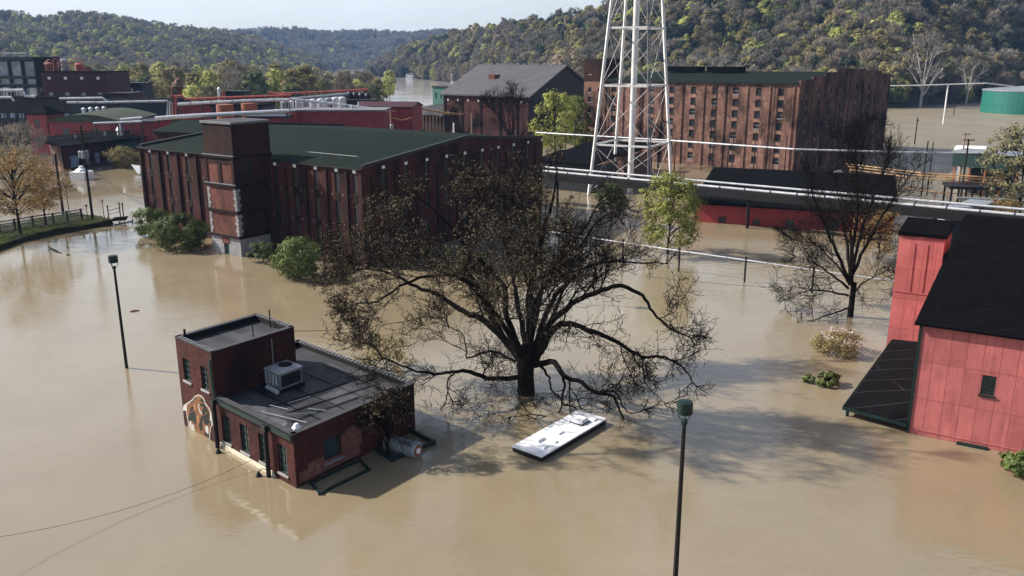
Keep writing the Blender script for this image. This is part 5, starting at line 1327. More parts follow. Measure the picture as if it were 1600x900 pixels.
d = MB(); d.lathe(q.x, q.y, [(.75, -2), (.7, z - 4.2), (1.25, z - 3), (1.3, z - 1.3), (.9, z - .4), (.1, z)], 16); d.build('shaft', plain('rusty_brown_steel', (.16, .06, .035), .7, .5, .6), o)
d = MB(); d.lathe(q.x, q.y, [(1.31, z - 2.4), (2.0, z - 2.4), (2.0, z - 2.25), (1.31, z - 2.25)], 16); d.lathe(q.x, q.y, [(2.0, z - 1.5), (2.06, z - 1.45), (2.0, z - 1.4)], 16); d.build('ring_rail', M['steel'], o)
d = MB(); d.tube([V((q.x - 2.4, q.y, -2)), V((q.x - 2.3, q.y, z - 3)), V((q.x - 1.2, q.y, z - 1.4))], .22, 6); d.build('side_pipe', M['copper'], o)
upright_tank('thin silver stack with a cap behind the red works', 342, 136, 255, .5, -2, 'silver', .5, 'steel_stack')
upright_tank('short red stack beside the thin silver stack', 349, 142, 255, .6, -2, 'redpipe', .3, 'steel_stack')
works('dark_works', 'dark plant block right of the thin silver stack', 'building', 352, 382, 144, 256, 6, 'char', 'black', .05, wins=((2, 9, 1.2),))
works('red_works', 'long red works building under the red and white pipes', 'building', 279, 402, 164, 225, 14, 'red_far', 'roof_black', .05, wins=((8, 6.2, 1.4),))
works('dark_works', 'dark blue works with lit strip behind the long silver pipe', 'building', 330, 410, 166, 214, 9, 'navy', 'roof_black', .05, wins=((6, 8, 1.5),), winmat='blue_glass')
upright_tank('wide rusty orange tank among the red works', 351, 162, 205, 2.0, -2, 'copper', .25, 'orange_tank')
upright_tank('second rusty orange tank further right, under the pipe rack', 389, 160, 208, 1.9, -2, 'copper', .25, 'orange_tank')
for k, px_ in enumerate((444, 455, 466, 477, 489, 501, 513, 524, 535)):
    upright_tank(['narrow pale silver tank first of the row by the red pipe bend', 'silver tank second in the row above the red shed', 'silver tank third in the row, behind the slanted pipe', 'silver tank fourth in the row, paler at the top', 'middle silver tank of the row under the grey pipe', 'silver tank just right of the middle of the row', 'silver tank third from the right end of the row', 'silver tank second from the right end of the row', 'last silver tank of the row beside the black vessels'][k], px_, 157 - k * .8, 228 + (k % 2) * 3, .98, -2, 'silver' if k % 3 else 'steel', .5, 'silver_tank', 'row of silver tanks above the red shed')
for k, px_ in enumerate((495, 528)): upright_tank(['broad pale tank behind the silver row, left one', 'broad pale tank behind the silver row, right one'][k], px_, 151, 262, 2.9, -2, 'steel', .5, 'broad_tank')
for k, px_ in enumerate((546, 555, 564, 574)): upright_tank(['black streaked vessel nearest to the silver tanks', 'black vessel second of four by the river', 'black vessel third of four by the river', 'black vessel at the river end of the works'][k], px_, 143 + k * .6, 240, 1.0, -2, 'char' if k % 2 else 'navy', 1.0, 'black_vessel', 'black vessels by the river')
works('dark_works', 'black plant base under the black vessels by the river', 'building', 540, 582, 158, 234, 8, 'char', 'black', .05, wins=((3, 10, 1),))
o, fr, z = works('red_shed', 'long deep red shed behind the green roof ridge, ending by the river', 'building', 462, 600, 174, 196, 10, 'red_far', 'coping', .0, wins=((5, 8.8, .9),), winh=.8)
works('red_shed', 'lighter red end block of the long red shed', 'building', 448, 462, 175, 195, 9, plain('bright_red_wall', (.42, .07, .07), .6, .25, .4), 'coping', 0, wins=((1, 8, 1),))
works('red_shed', 'far red shed with a sloping roof right of the black vessels', 'building', 556, 645, 168, 214, 9, 'red_far', 'maroon', .15, rise=1.0, wins=((4, 7, 1),))
works('red_shed', 'low red and blue shed left of the long red shed', 'building', 385, 446, 184, 188, 8, 'red_far', 'navy', .0, wins=((5, 7.6, 1.6),), winmat='blue_glass')
b = at(611, 200, 190); b = V((b.x, b.y, 0)); pole('pale utility pole with insulators in front of the long red shed', b, at(611, 172, 190).z, .2, 'wood_pale', ((at(611, 174, 190).z, 2.2, .1),), cans=2)
b = at(737, 205, 215); b = V((b.x, b.y, 0)); pole('pale wooden pole before the grey roofed warehouse', b, at(737, 177, 215).z, .2, 'wood_pale')
b = at(709, 205, 222); b = V((b.x, b.y, 0)); pole('short white topped post before the grey roofed warehouse', b, at(709, 192, 222).z, .25, 'white')
pipe_run('orange_pipe', 'orange pipe bundle running to the grey roofed warehouse', 'pipe', [at(640, 166, 230), at(676, 173, 240), at(700, 177, 245), at(724, 179, 250)], .3, M['yellow'], (.1, .9), 'char', .12)
pipe_run('orange_pipe', 'orange pipe sagging at the end of the long red shed', 'pipe', [at(614, 184, 200), at(628, 188, 204), at(642, 184, 210)], .16, M['yellow'], (.1, .9), 'char', .1)
# small green roof between the works and the warehouse
works('green_roof_annexe', 'small green roofed annexe behind the left end of the big warehouse', 'building', 240, 316, 207, 165, 16, 'brick_dark', 'roof_green', .45, rise=1.6, wins=((4, 5, .9),))
# ---- brick house with the green canopy in the water at the left
a = V((-112.5, 209, 0)); c = V((-107.0, 203.5, 0)); t = on(217, 250)
t = V((t.x, t.y, 0)); e = c + (t - c).normalized() * 38
o = thing('brick_house', c, 'low brick house with a dark roof and pale windows in the water', 'building')
k1 = Fr(a, c); k2 = Fr(c, e); z = 5.6
hs1 = [(.8 + i * 1.6, 1.7 + i * 1.6, 1.0, 3.6) for i in range(4)]; hs2 = [(2.2, 4.6, .6, 3.2), (6.2, 7.6, .8, 3.2), (9.4, 10.8, .8, 3.2), (13, 14.4, .8, 3.0), (24, 25.2, .8, 3)]
d = MB(); k1.wall(d, -2, z, hs1, .2); d.build('end_wall', M['brick_pale'], o)
d = MB(); k2.wall(d, -2, z, hs2, .2); Fr(e, e - k2.n * 9).wall(d, -2, z); d.build('wall', M['brick_dark'], o)
d = MB(); P = [k2.pt(-1, z, 1.2), k2.pt(k2.L + .5, z, 1.2), k2.pt(k2.L + .5, z + 1.5, -9), k2.pt(-1, z + 1.5, -9)]; d.hexa(P + [p + V((0, 0, .35)) for p in P]); d.build('roof', M['roof_black'], o)
for fr, hh_ in ((k1, hs1), (k2, hs2)):
    for h_ in hh_:
        d = MB(); fr.box(d, h_[0] + .01, h_[1] - .01, h_[2] + .01, h_[3] - .01, -.16, -.1); fr.box(d, h_[0] - .1, h_[1] + .1, h_[2] - .2, h_[2] - .01, .004, .1); d.build('window', M['blue_glass'] if fr is k2 else M['glass'], o)
d = MB(); P = [k2.pt(15, 3.6, 3.4), k2.pt(23, 3.6, 3.4), k2.pt(23, 5.3, .01), k2.pt(15, 5.3, .01)]; d.hexa(P + [p + V((0, 0, .15)) for p in P]); d.build('canopy', M['shed_green'], o)
d = MB(); q = k2.pt(21, 0, -3); d.lathe(q.x, q.y, [(.9, 6.2), (.8, 7.6), (1.1, 7.8), (.5, 8.8), (.3, 9.6)], 12); d.split('roof_vent', M['silver'], o)
d = MB()
for uu_, rr in ((17, .35), (8, .25), (29, .3)): q = k2.pt(uu_, 0, -4); d.cyl(q.x, q.y, 6.2, 7.6, rr, 8)
d.split('flue', M['steel'], o)
q = on(127, 280); o = thing('white_tanker', V((q.x, q.y, 0)), 'white box shaped tank with a domed lid half sunk before the brick house', 'tank')
d = MB(); d.hexa([q + V(p) for p in ((-1.7, -1.5, -1), (1.7, -2.1, -1), (2.3, 1.3, -1), (-1.1, 1.9, -1), (-1.7, -1.5, 1.75), (1.7, -2.1, 1.75), (2.3, 1.3, 1.75), (-1.1, 1.9, 1.75))]); d.build('body', M['white'], o)
d = MB(); d.lathe(q.x + .3, q.y, [(1.5, 1.752), (1.1, 2.2), (.5, 2.5), (.45, 2.9), (.05, 3.0)], 14); d.build('lid', M['white'], o)
q = on(214, 268); o = thing('leaning_panel', V((q.x, q.y, 0)), 'pale tilted panel jutting from the water by the warehouse corner', 'panel')
d = MB(); P = [on(205, 257, 1.6), on(222, 259, 1.6), on(223, 272, .2), on(216, 272, .2)]; d.hexa([p - V((0, 0, .12)) for p in P[::-1]] + P[::-1]); d.build('sheet', M['steel'], o)
d = MB()
for k in range(4): d.tube([on(209, 274 + k * 4, .5), on(217, 277 + k * 4, .4), on(223, 276 + k * 4, .6)], .08, 5)
d.split('rail', M['char'], o)
# ---------------------------------------------------------------- bank at the left: board fence, poles, lamps, landing
def bank_pt(px, py): return on(px, py, .8)
fence_line = [bank_pt(-60, 372), bank_pt(-30, 368), bank_pt(0, 363), bank_pt(24, 359), bank_pt(52, 354), bank_pt(84, 349), bank_pt(106, 346), bank_pt(128, 342)]
o = thing('board_fence', fence_line[0], 'dark four board fence along the grass bank at the left', 'fence')
d = MB(); e = MB()
for p in fence_line: e.box(p.x - .12, p.x + .12, p.y - .12, p.y + .12, .3, 2.5)
for a, b in zip(fence_line, fence_line[1:]):
    for z in (1.05, 1.5, 1.95, 2.35): d.bar(V((a.x, a.y - .14, z)), V((b.x, b.y - .14, z)), .05, .2)
d.split('board', plain('weathered_fence_boards', (.30, .29, .28), .8, .4, 2), o); e.split('post', M['wood'], o)
b = bank_pt(145, 343); lean = V((-.2, 0, 0)); h_ = at(128, 205, b.y).z
o = pole('tall utility pole with crossarms and three grey transformers on the bank', b, h_, .2, 'wood', ((h_ - .8, 3.4, .35), (h_ - 1.9, 3.2, .35), (h_ - .8, 2.6, 1.8)), cans=3)
b2 = bank_pt(99, 335); h2 = at(90, 248, b2.y).z
pole('shorter dark pole on the bank left of the transformer pole', b2, h2, .22, 'wood')
for k, (px_, yb_, yt_, lab) in enumerate(((108, 333, 292, 'slender dark lamp post behind the board fence'), (137, 340, 320, 'short dark post at the end of the fence'), (163, 342, 312, 'slender pale lamp post right of the utility pole'))):
    b = bank_pt(px_, yb_); h_ = at(px_, yt_, b.y).z
    o = thing('lamp_post', b, lab, 'lamp post'); d = MB(); d.tube([b + V((0, 0, -.6)), b + V((0, 0, h_ - b.z - .35))], [.07, .05], 7); d.split('post', M['wood' if k < 2 else 'char'], o)
    d = MB(); d.lathe(b.x, b.y, [(.03, h_ - .36), (.16, h_ - .3), (.2, h_ - .05), (.02, h_ + .05)], 10); d.build('lamp_head', M['char' if k < 2 else 'wood_pale'], o)
g0 = on(172, 346, .9); o = thing('landing_steps', g0, 'small timber landing with railings at the tip of the bank', 'steps')
d = MB()
for k in range(4): P = [on(172 + k * 2, 345 - k * 1.5, .5 + k * .18), on(197 + k, 343 - k * 1.5, .5 + k * .18)]; d.bar(P[0], P[1], .6, .14)
d.split('step', M['wood'], o)
d = MB()
for (px_, py_) in ((170, 341), (188, 336), (193, 337)): q = on(px_, py_, .8); d.cyl(q.x, q.y, -.5, 2.6, .09, 7); d.lathe(q.x, q.y, [(.1, 2.6), (.2, 2.7), (.05, 2.95)], 8)
d.split('post', M['char'], o)
d = MB(); d.tube([on(170, 341, .8) + V((0, 0, 1.2)), on(188, 336, .8) + V((0, 0, 1.2))], .05, 5); d.tube([on(170, 341, .8) + V((0, 0, .6)), on(188, 336, .8) + V((0, 0, .6))], .05, 5); d.split('rail', M['char'], o)
o = thing('floating_barrier', on(186, 350), 'low dark barrier rail awash at the tip of the bank', 'barrier')
d = MB(); d.tube([on(178, 352, .15), on(200, 347, .45), on(208, 346, .5)], .12, 6); d.split('rail', M['char'], o)
d = MB()
for px_, py_ in ((187, 351), (207, 347)): q = on(px_, py_); d.cyl(q.x, q.y, -1, .55, .1, 6)
d.split('post', M['copper_green'], o)
d = MB(); d.tube([on(76, 386, .1), on(88, 392, .12), on(97, 396, .0)], [.06, .10, .05], 6); d.tube([on(104, 398, .05), on(109, 398, .03)], .08, 6)
tag(d.build('driftwood', M['bark'], origin=on(90, 393)), 'dark driftwood branch floating in front of the grass bank', 'driftwood')
d = MB(); d.tube([on(203, 487, .02), on(210, 486, .03), on(218, 485, .02)], [.08, .16, .06], 6)
tag(d.build('driftwood', plain('reddish_debris', (.22, .09, .08), .8, .3, 3), origin=on(210, 486)), 'small reddish scrap floating right of the left lamp post', 'driftwood')

# ---------------------------------------------------------------- street lamps in the flood
def street_lamp(label, base, h, r=.11, head=.42, green=True):
    o = thing('street_lamp', base, label, 'street lamp', 'street lamps in the flooded car park')
    d = MB(); d.tube([base + V((0, 0, -3)), base + V((0, 0, h - 1.15))], [r * 1.3, r * .85], 10); d.split('post', M['black'], o)
    d = MB(); d.lathe(base.x, base.y, [(.05, h - 1.2), (.16, h - 1.15), (.16, h - .95), (.04, h - .9)], 10)
    for k in range(3):
        a = 2.1 * k + .4; pts = [base + V((math.cos(a) * .1, math.sin(a) * .1, h - .98)), base + V((math.cos(a) * head * .7, math.sin(a) * head * .7, h - .92)), base + V((math.cos(a) * head * .92, math.sin(a) * head * .92, h - .72)), base + V((math.cos(a) * head * .92, math.sin(a) * head * .92, h - .6))]
        d.tube(pts, .025, 5)
    d.build('bracket', M['green_trim'], o)
    d = MB(); d.lathe(base.x, base.y, [(.02, h - .60), (head * .98, h - .61), (head, h - .58), (head, h - .1), (head * .96, h - .02), (.02, h + .02)], 24)
    d.build('lamp_head', M['lamp_green'], o)
    return o
M['lamp_green'] = plain('dark_teal_lamp_paint', (.005, .019, .017), .5, .45, 5)
b = on(198, 575); street_lamp('black street lamp with a flat round head standing alone in the left water', b, at(177, 399, b.y).z, .115, .38)
zl = 10.3; q = at(1071, 626, 0) if False else on(1071, 627, zl); street_lamp('nearest street lamp, tall black post with a dark teal round head', V((q.x, q.y, 0)), zl, 0.115, .37)
b = on(832, 470); street_lamp('street lamp with two pale heads behind the big bare tree', b, at(840, 348, b.y).z, .10, .4)
# ---------------------------------------------------------------- cables
def sag(a, b, s, n=14): return [a.lerp(b, i / n) - V((0, 0, s * 4 * (i / n) * (1 - i / n))) for i in range(n + 1)]
def cable(label, a, b, s, r=.02):
    d = MB(); d.tube(sag(a, b, s), r, 5); tag(d.build('cable', M['wire'], origin=V((a.x, a.y, 0))), label, 'cable', 'overhead cables')
cable('black cable running from the small building roof up to the tree', fTb.pt(0, ZT - .3, .05), V((-3.6, 62.5, 7.6)), .5, .022)
cable('thin cable drooping from the sign band out over the water to the lower left', fL.pt(9.6, .55, .06), V((-34.0, 33.0, 5.0)), 1.9, .012)
tp = bank_pt(145, 343); hp = at(128, 205, tp.y).z
cable('cable from the transformer pole to the left edge', V((tp.x, tp.y, hp - .6)), V((tp.x - 42, tp.y - 2, hp - 2)), 1.2, .03)
cable('second, lower cable from the transformer pole to the left edge', V((tp.x, tp.y, hp - 1.8)), V((tp.x - 42, tp.y + 6, hp - 3.2)), 1.2, .03)
cable('cable crossing from the short pole to the corner of the big warehouse', V((b2.x, b2.y, h2 - 1.5)), f1.pt(.5, 4.5, .1), .7, .03)
cable('cable sloping from the transformer pole down to the big warehouse', V((tp.x, tp.y, hp - 5)), f1.pt(1, 3.2, .1), .6, .025)
cable('cable strung between poles before the tall warehouse', V((on(1053, 274).x, on(1053, 274).y, 8.9)), V((on(1400, 292).x, on(1400, 292).y, 7.0)), .9, .025)
cable('thin cable near the water behind the right bare tree', on(1010, 432, 1.3), on(1400, 452, 1.3), .5, .018)

# ================================================================== TREES
def rvec(rg): 
    while True:
        p = V((rg.uniform(-1, 1), rg.uniform(-1, 1), rg.uniform(-1, 1)))
        if .05 < p.length < 1: return p.normalized()
def leaf_quad(mb, c, n, s, rg, el=1.6):
    n = n.normalized(); x = n.orthogonal().normalized(); y = n.cross(x)
    a = rg.uniform(0, 6.28); X = (x * math.cos(a) + y * math.sin(a)) * s * .5; Y = (y * math.cos(a) - x * math.sin(a)) * s * .5 * el
    i = len(mb.v)
    for p in (c - Y, c + X * .9, c + Y, c - X * .9): mb.v.append((p.x, p.y, p.z))
    mb.f.append((i, i + 1, i + 2, i + 3)); mb.m.append(0); mb.uv.extend([(0, 0), (1, 0), (1, 1), (0, 1)])
def crown_shape(rg, h, r, z0, n, kind):
    """clump centres: an uneven crown with bays and outliers"""
    out = []
    lob = [(rg.uniform(0, 6.28), rg.uniform(.15, .95), rg.uniform(.65, 1.12)) for _ in range(7)]
    while len(out) < n:
        t = rg.random(); a = rg.uniform(0, 6.28)
        if kind == 'cone': rr = r * (1 - t) ** .85 + .12 * r
        elif kind == 'column': rr = r * (math.sin(math.pi * (.12 + .8 * t))) ** .6
        elif kind == 'vase': rr = r * (.35 + .65 * math.sin(math.pi * (.08 + .72 * t)))
        else: rr = r * math.sqrt(max(0, 1 - (2 * t - .85) ** 2 / 1.35))
        k = 1.0
        for la, lt, lk in lob:
            d = abs((a - la + math.pi) % (2 * math.pi) - math.pi)
            if d < .8 and abs(t - lt) < .28: k = min(k, lk) if lk < 1 else max(k, lk)
        q = rg.uniform(.35, 1.0) ** .6
        out.append(V((math.cos(a) * rr * k * q, math.sin(a) * rr * k * q, z0 + (h - z0) * t)))
    return out
def make_tree(name, label, cat, loc, h, r, z0, leaf, bark, seed, clumps=60, per=30, ls=.3, cl=1.0, kind='round', group=None, trunk_r=None, twiggy=False, limbs=10):
    rg = random.Random(seed)
    o = thing(name, loc, label, cat, group)
    tr = MB(); cr = MB(); tr_r = trunk_r or max(.08, h * .016)
    C0 = crown_shape(rg, h, r, z0, clumps, kind)
    top = V((rg.uniform(-.04, .04) * h, rg.uniform(-.04, .04) * h, z0 + (h - z0) * (.93 if kind == 'cone' else .6)))
    mid = V((top.x * .3 + rg.uniform(-.1, .1), top.y * .3, z0))
    tr.tube([V((0, 0, -2.5)), V((0, 0, z0 * .5)), mid, top], [tr_r * 1.25, tr_r, tr_r * .8, tr_r * .2], 7)
    for c in rg.sample(C0, min(limbs, len(C0))):
        zb = min(c.z * rg.uniform(.45, .8), top.z); b = V((mid.x, mid.y, max(z0 * .8, zb))); m_ = b.lerp(c, .5) + V((0, 0, .06 * h))
        tr.tube([b, m_, c], [tr_r * .45, tr_r * .25, tr_r * .06], 5)
    for c in C0:
        s_ = cl * rg.uniform(.6, 1.35)
        for _ in range(int(per * rg.uniform(.6, 1.3))):
            d = rvec(rg); p = c + V((d.x, d.y, d.z * .75)) * s_ * rg.random() ** .5
            if twiggy:
                t = (p - V((0, 0, c.z * .4))).normalized() + rvec(rg) * .6; t.normalize(); L = ls * rg.uniform(1.2, 3); on_ = (d + V((p.x, p.y, (p.z - z0 - (h - z0) * .35))).normalized() + rvec(rg) * .4); w = on_.cross(t); w = (w.normalized() if w.length > 1e-3 else t.orthogonal().normalized()) * L * .10
                q = p + t * L; i = len(cr.v)
                for x in (p - w, p + w, q): cr.v.append((x.x, x.y, x.z))
                cr.f.append((i, i + 1, i + 2)); cr.m.append(0); cr.uv.extend([(0, 0), (1, 0), (0, 1)])
            else:
                leaf_quad(cr, p, d * 1.0 + V((p.x, p.y, (p.z - z0 - (h - z0) * .35))).normalized() * 1.0 + rvec(rg) * .4, ls * rg.uniform(.6, 1.4), rg)
    off = V(loc); ROOT[o.name] = V((0, 0, 0))
    tr.build('trunk', bark, o); cr.build('crown', LEAF[leaf] if isinstance(leaf, str) else leaf, o); ROOT[o.name] = off
    return o

# ---- bare branching tree grown from given main limbs
def grow_bare(o_loc, limbs, seed, env, levels=4, dens=1.0, min_r=.012, bud=None, gravity=0.0, spread=1.0, lscale=1.0):
    rg = random.Random(seed)
    base = V(o_loc); main = MB(); br = MB(); tw = MB(); buds = MB(); limb_meshes = []
    def inside(p): return env(p)
    def branch(p, d, L, r, lev):
        n = {1: 8, 2: 6, 3: 4}.get(lev, 3); seg = L / n; pts = [p]; rad = [r]; dd = d.normalized(); q = p
        kids = []; bend = rvec(rg) * .10
        for i in range(n):
            dd = (dd + bend + rvec(rg) * (.34 if lev < 3 else .40) + V((0, 0, .04 - gravity * .05))).normalized()
            if rg.random() < .3: bend = rvec(rg) * .16
            q = q + dd * seg; pts.append(q); rad.append(max(r * (1 - .8 * (i + 1) / n), min_r))
            if not inside(q):
                if i >= 2: break
            kids.append((q, dd, rad[-1], (i + 1) / n))
        if len(pts) < 2: return
        mbq = br if lev <= 2 else tw
        mbq.tube(pts, rad, 5 if lev == 1 else 4 if lev == 2 else 3, 0, False)
        if bud and lev >= 3:
            for q in pts[1:]:
                if rg.random() < bud(q):
                    for _ in range(2): leaf_quad(buds, q + rvec(rg) * .14, rvec(rg) + V((0, 0, .4)), rg.uniform(.07, .14), rg)
        if lev >= levels: return
        for (q, dd, rr, t) in kids:
            k = {1: 1.25, 2: 1.1, 3: .75}.get(lev, 1)
            m_ = int(k) + (1 if rg.random() < k - int(k) else 0)
            for _ in range(m_):
                out = (q - base - V((0, 0, 6))).normalized()
                nd = (dd * .6 + rvec(rg) * .85 * spread + out * .25 + V((0, 0, .08 - gravity * .1))).normalized()
                branch(q, nd, L * rg.uniform(.34, .62), max(rr * .7, min_r), lev + 1)
    for lb in limbs:
        pts, r0, r1 = lb[0], lb[1], lb[2]; fine = lb[3] if len(lb) > 3 else 1.0
        # smooth the limb with a Catmull-Rom pass and a little wander
        P = [pts[0]] + list(pts) + [pts[-1]]; sm = []
        for i in range(1, len(P) - 2):
            for k in range(4):
                t = k / 4; a, b, c, d = P[i - 1], P[i], P[i + 1], P[i + 2]
                sm.append(.5 * ((2 * b) + (c - a) * t + (2 * a - 5 * b + 4 * c - d) * t * t + (3 * b - a - 3 * c + d) * t ** 3))
        sm.append(P[-2])
        sm = [p + rvec(rg) * .07 * (1 if 0 < i < len(sm) - 1 else 0) for i, p in enumerate(sm)]
        n = len(sm); rad = [r0 + (r1 - r0) * (i / (n - 1)) ** .8 for i in range(n)]
        lm = MB(); lm.tube(sm, rad, 8); limb_meshes.append(lm)
        tot = sum((b - a).length for a, b in zip(sm, sm[1:]))
        s_ = 0
        for i in range(1, n):
            seg = (sm[i] - sm[i - 1]); s_ += seg.length; t = s_ / tot
            if t < .24: continue
            k = dens * fine * seg.length * (.38 + .95 * t)
            m_ = int(k) + (1 if rg.random() < k - int(k) else 0)
            if i == n - 1: m_ += 3
            for _ in range(m_):
                dd = seg.normalized(); out = (sm[i] - base - V((0, 0, 6))).normalized()
                nd = (dd * .6 + rvec(rg) * .8 * spread + out * .3 + V((0, 0, .18 - gravity * .12))).normalized()
                L = rg.uniform(2.6, 5.4) * (1.15 - .3 * t) * lscale
                branch(sm[i] - seg * rg.random(), nd, L, max(.42 * rad[i], min_r * 2.6), 1)
    return limb_meshes, br, tw, buds

# the great tree. Limbs follow the photograph's silhouette; each has its own depth away from or towards the viewer
TB = on(822, 615); TY = TB.y
def L_(pts):      # (px, py, offset in depth from the trunk)
    return [at(x, y, TY + dy) for x, y, dy in pts]
limbs = [
 (L_([(818, 566, 0), (800, 545, .5), (757, 500, 1.5), (725, 487, 2.2), (688, 462, 3), (650, 448, 3.6), (612, 428, 4.2), (575, 420, 4.6), (545, 428, 5)]), .42, .05),
 (L_([(812, 560, 0), (788, 530, 1), (766, 490, 2), (750, 455, 3), (732, 428, 4), (704, 408, 5), (672, 395, 6), (630, 372, 7), (590, 352, 8)]), .40, .05),
 (L_([(818, 555, 0), (793, 500, -.6), (789, 450, -1.2), (766, 424, -2), (744, 398, -2.8), (716, 372, -3.6), (690, 340, -4), (655, 310, -4.4)]), .34, .05),
 (L_([(824, 552, 0), (815, 506, 1.5), (806, 462, 3.5), (800, 420, 5.5), (788, 380, 7.5), (770, 340, 9), (745, 300, 10), (722, 272, 10.5)]), .32, .05),
 (L_([(828, 552, 0), (826, 490, -.6), (829, 440, -1), (838, 400, -1.2), (850, 360, -1.4), (862, 320, -1.2), (868, 285, -1), (870, 262, -1)]), .36, .05),
 (L_([(832, 555, 0), (850, 500, 2), (868, 462, 4), (900, 430, 6), (926, 414, 7.5), (962, 408, 9), (1000, 410, 9.6), (1045, 412, 10)]), .34, .04),
 (L_([(834, 560, 0), (856, 512, -1), (892, 476, -2), (928, 458, -3), (970, 447, -3.6), (1003, 462, -4), (1020, 488, -4.2), (1050, 515, -4.4), (1080, 528, -4.6)]), .36, .04),
 (L_([(836, 564, 0), (866, 514, -2), (890, 506, -3), (928, 519, -4), (970, 537, -5), (1003, 557, -5.6), (1032, 556, -6), (1066, 572, -6.4), (1084, 600, -6.6)]), .34, .04),
 (L_([(836, 570, 0), (866, 566, -1.5), (880, 586, -2.5), (908, 598, -3.5), (932, 615, -4.2), (958, 620, -4.8), (970, 645, -5), (978, 668, -5.2)]), .36, .05),
 (L_([(815, 590, 0), (770, 592, -1.2), (736, 582, -2), (712, 580, -2.6), (690, 584, -3), (652, 580, -3.6), (620, 568, -4), (596, 560, -4.2)]), .30, .05),
 (L_([(806, 566, 0), (780, 552, .8), (758, 550, 1.5), (732, 560, 2), (728, 545, 2.2), (722, 522, 2.6), (700, 510, 3)]), .17, .03),
 (L_([(826, 552, 0), (842, 480, 4), (846, 430, 6), (830, 380, 8), (806, 330, 9.5), (800, 290, 10.5), (806, 258, 11)]), .28, .04),
 (L_([(816, 560, 0), (780, 500, -3), (740, 450, -5), (700, 430, -6), (640, 440, -7), (590, 470, -7.5), (555, 475, -8)]), .30, .04),
 (L_([(834, 558, 0), (870, 480, 5), (900, 400, 9), (930, 350, 11), (960, 330, 12), (985, 325, 12)]), .26, .04),
 (L_([(830, 556, 0), (838, 470, -3), (880, 400, -4), (920, 345, -5), (940, 310, -5)]), .26, .04),
 (L_([(878, 583, -2.4), (882, 605, -2.6), (879, 630, -3), (900, 638, -3.4), (908, 670, -3.6)]), .17, .04),
 (L_([(712, 580, -2.6), (700, 595, -2.8), (697, 625, -3), (680, 648, -3.2)]), .11, .03),
 (L_([(844, 572, -.6), (858, 590, -1.5), (862, 610, -2.4), (878, 626, -3), (868, 648, -4), (830, 648, -4.8), (795, 652, -5.2)]), .15, .03),
 (L_([(932, 615, -4.2), (960, 612, -5), (972, 632, -5.6), (985, 645, -6), (1010, 640, -6.4)]), .12, .03),
 (L_([(958, 660, -5), (950, 684, -5.4), (974, 696, -5.8), (998, 692, -6)]), .07, .02),
 (L_([(1003, 557, -5.6), (1006, 590, -6), (1018, 612, -6.4), (1040, 630, -6.8)]), .10, .02),
]
limbs = [(l[0], l[1] * (.86 if k < 8 else .76), l[2], 1.0 if k < 8 or k in (11, 12, 13, 14) else .6) for k, l in enumerate(limbs)]
cen = TB + V((-1.2, 1.0, 8.2))
def env(p):
    d = p - cen
    return (d.x / 15.8) ** 2 + (d.y / 15) ** 2 + (d.z / (11.0 if d.z > 0 else 9.4)) ** 2 < 1 and p.z > .12
def budp(q):     # last year's seed heads hang thickest on the upper left of the crown
    d = q - cen
    return max(0, min(.9, .02 + (.34 if d.z > -1.0 else 0) * (1 if d.x < 4.5 else max(0, 1 - (d.x - 4.5) / 4)) - (.2 if d.x > 3 else 0) - (.2 if d.z < -2 else 0)))
gt_ = thing('bare_tree', TB, 'huge bare spreading tree with dark limbs standing in the flood in the middle', 'tree')
lm, br, tw, bd = grow_bare(TB, limbs, 4, env, 4, .56, .015, budp)
d = MB(); d.tube([TB + V((0, 0, -2.5)), TB + V((0, 0, .2)), TB + V((-.05, 0, 1.6)), TB + V((-.05, 0, 2.7)), TB + V((0, 0, 3.5)), TB + V((.02, 0, 4.3))], [.80, .72, .66, .72, .66, .3], 14); d.build('trunk', M['bark'], gt_)
for k, m_ in enumerate(lm): m_.build('limb', M['bark'], gt_)
br.build('branch', M['bark'], gt_, kind='stuff'); tw.build('twig', M['twig'], gt_, kind='stuff'); bd.build('seed_head', LEAF['bud'], gt_, kind='stuff')
print('great tree', len(br.f), len(tw.f), len(bd.f))

# bare tree at the right in front of the red tower
QB = on(1328, 495); QY = QB.y
def Q_(pts): return [at(x, y, QY + dy) for x, y, dy in pts]
ql = [
 (Q_([(1329, 445, 0), (1330, 400, 0), (1338, 350, .5), (1340, 300, 1), (1338, 255, 1.2), (1335, 225, 1.2)]), .30, .03),
 (Q_([(1326, 440, 0), (1308, 395, -1), (1288, 352, -2), (1272, 310, -2.5), (1262, 275, -3)]), .22, .03),
 (Q_([(1330, 435, 0), (1352, 385, 1.5), (1380, 335, 3), (1410, 290, 4), (1440, 255, 5)]), .22, .02),
 (Q_([(1328, 430, 0), (1322, 370, 2), (1312, 320, 3.5), (1305, 280, 5)]), .2, .03),
 (Q_([(1330, 428, 0), (1350, 350, -2), (1372, 290, -3), (1390, 250, -3.6)]), .2, .02),
 (Q_([(1325, 450, 0), (1300, 430, -1.5), (1270, 410, -2.5), (1240, 400, -3)]), .15, .02),
 (Q_([(1326, 462, 0), (1290, 455, 1), (1255, 455, 2), (1225, 470, 2.5)]), .14, .02),
 (Q_([(1328, 465, 0), (1345, 445, -1), (1370, 430, -1.6), (1395, 420, -2)]), .12, .02),
 (Q_([(1325, 482, 0), (1300, 490, -.8), (1272, 500, -1.4), (1250, 505, -1.8)]), .12, .02),
 (Q_([(1326, 440, 0), (1300, 405, 2.5), (1268, 380, 4.5), (1235, 375, 6)]), .14, .02),
]
qc = QB + V((.3, 0, 8.4))
def envq(p):
    d = p - qc
    return (d.x / 9.6) ** 2 + (d.y / 8.4) ** 2 + (d.z / 11.5) ** 2 < 1 and p.z > .1
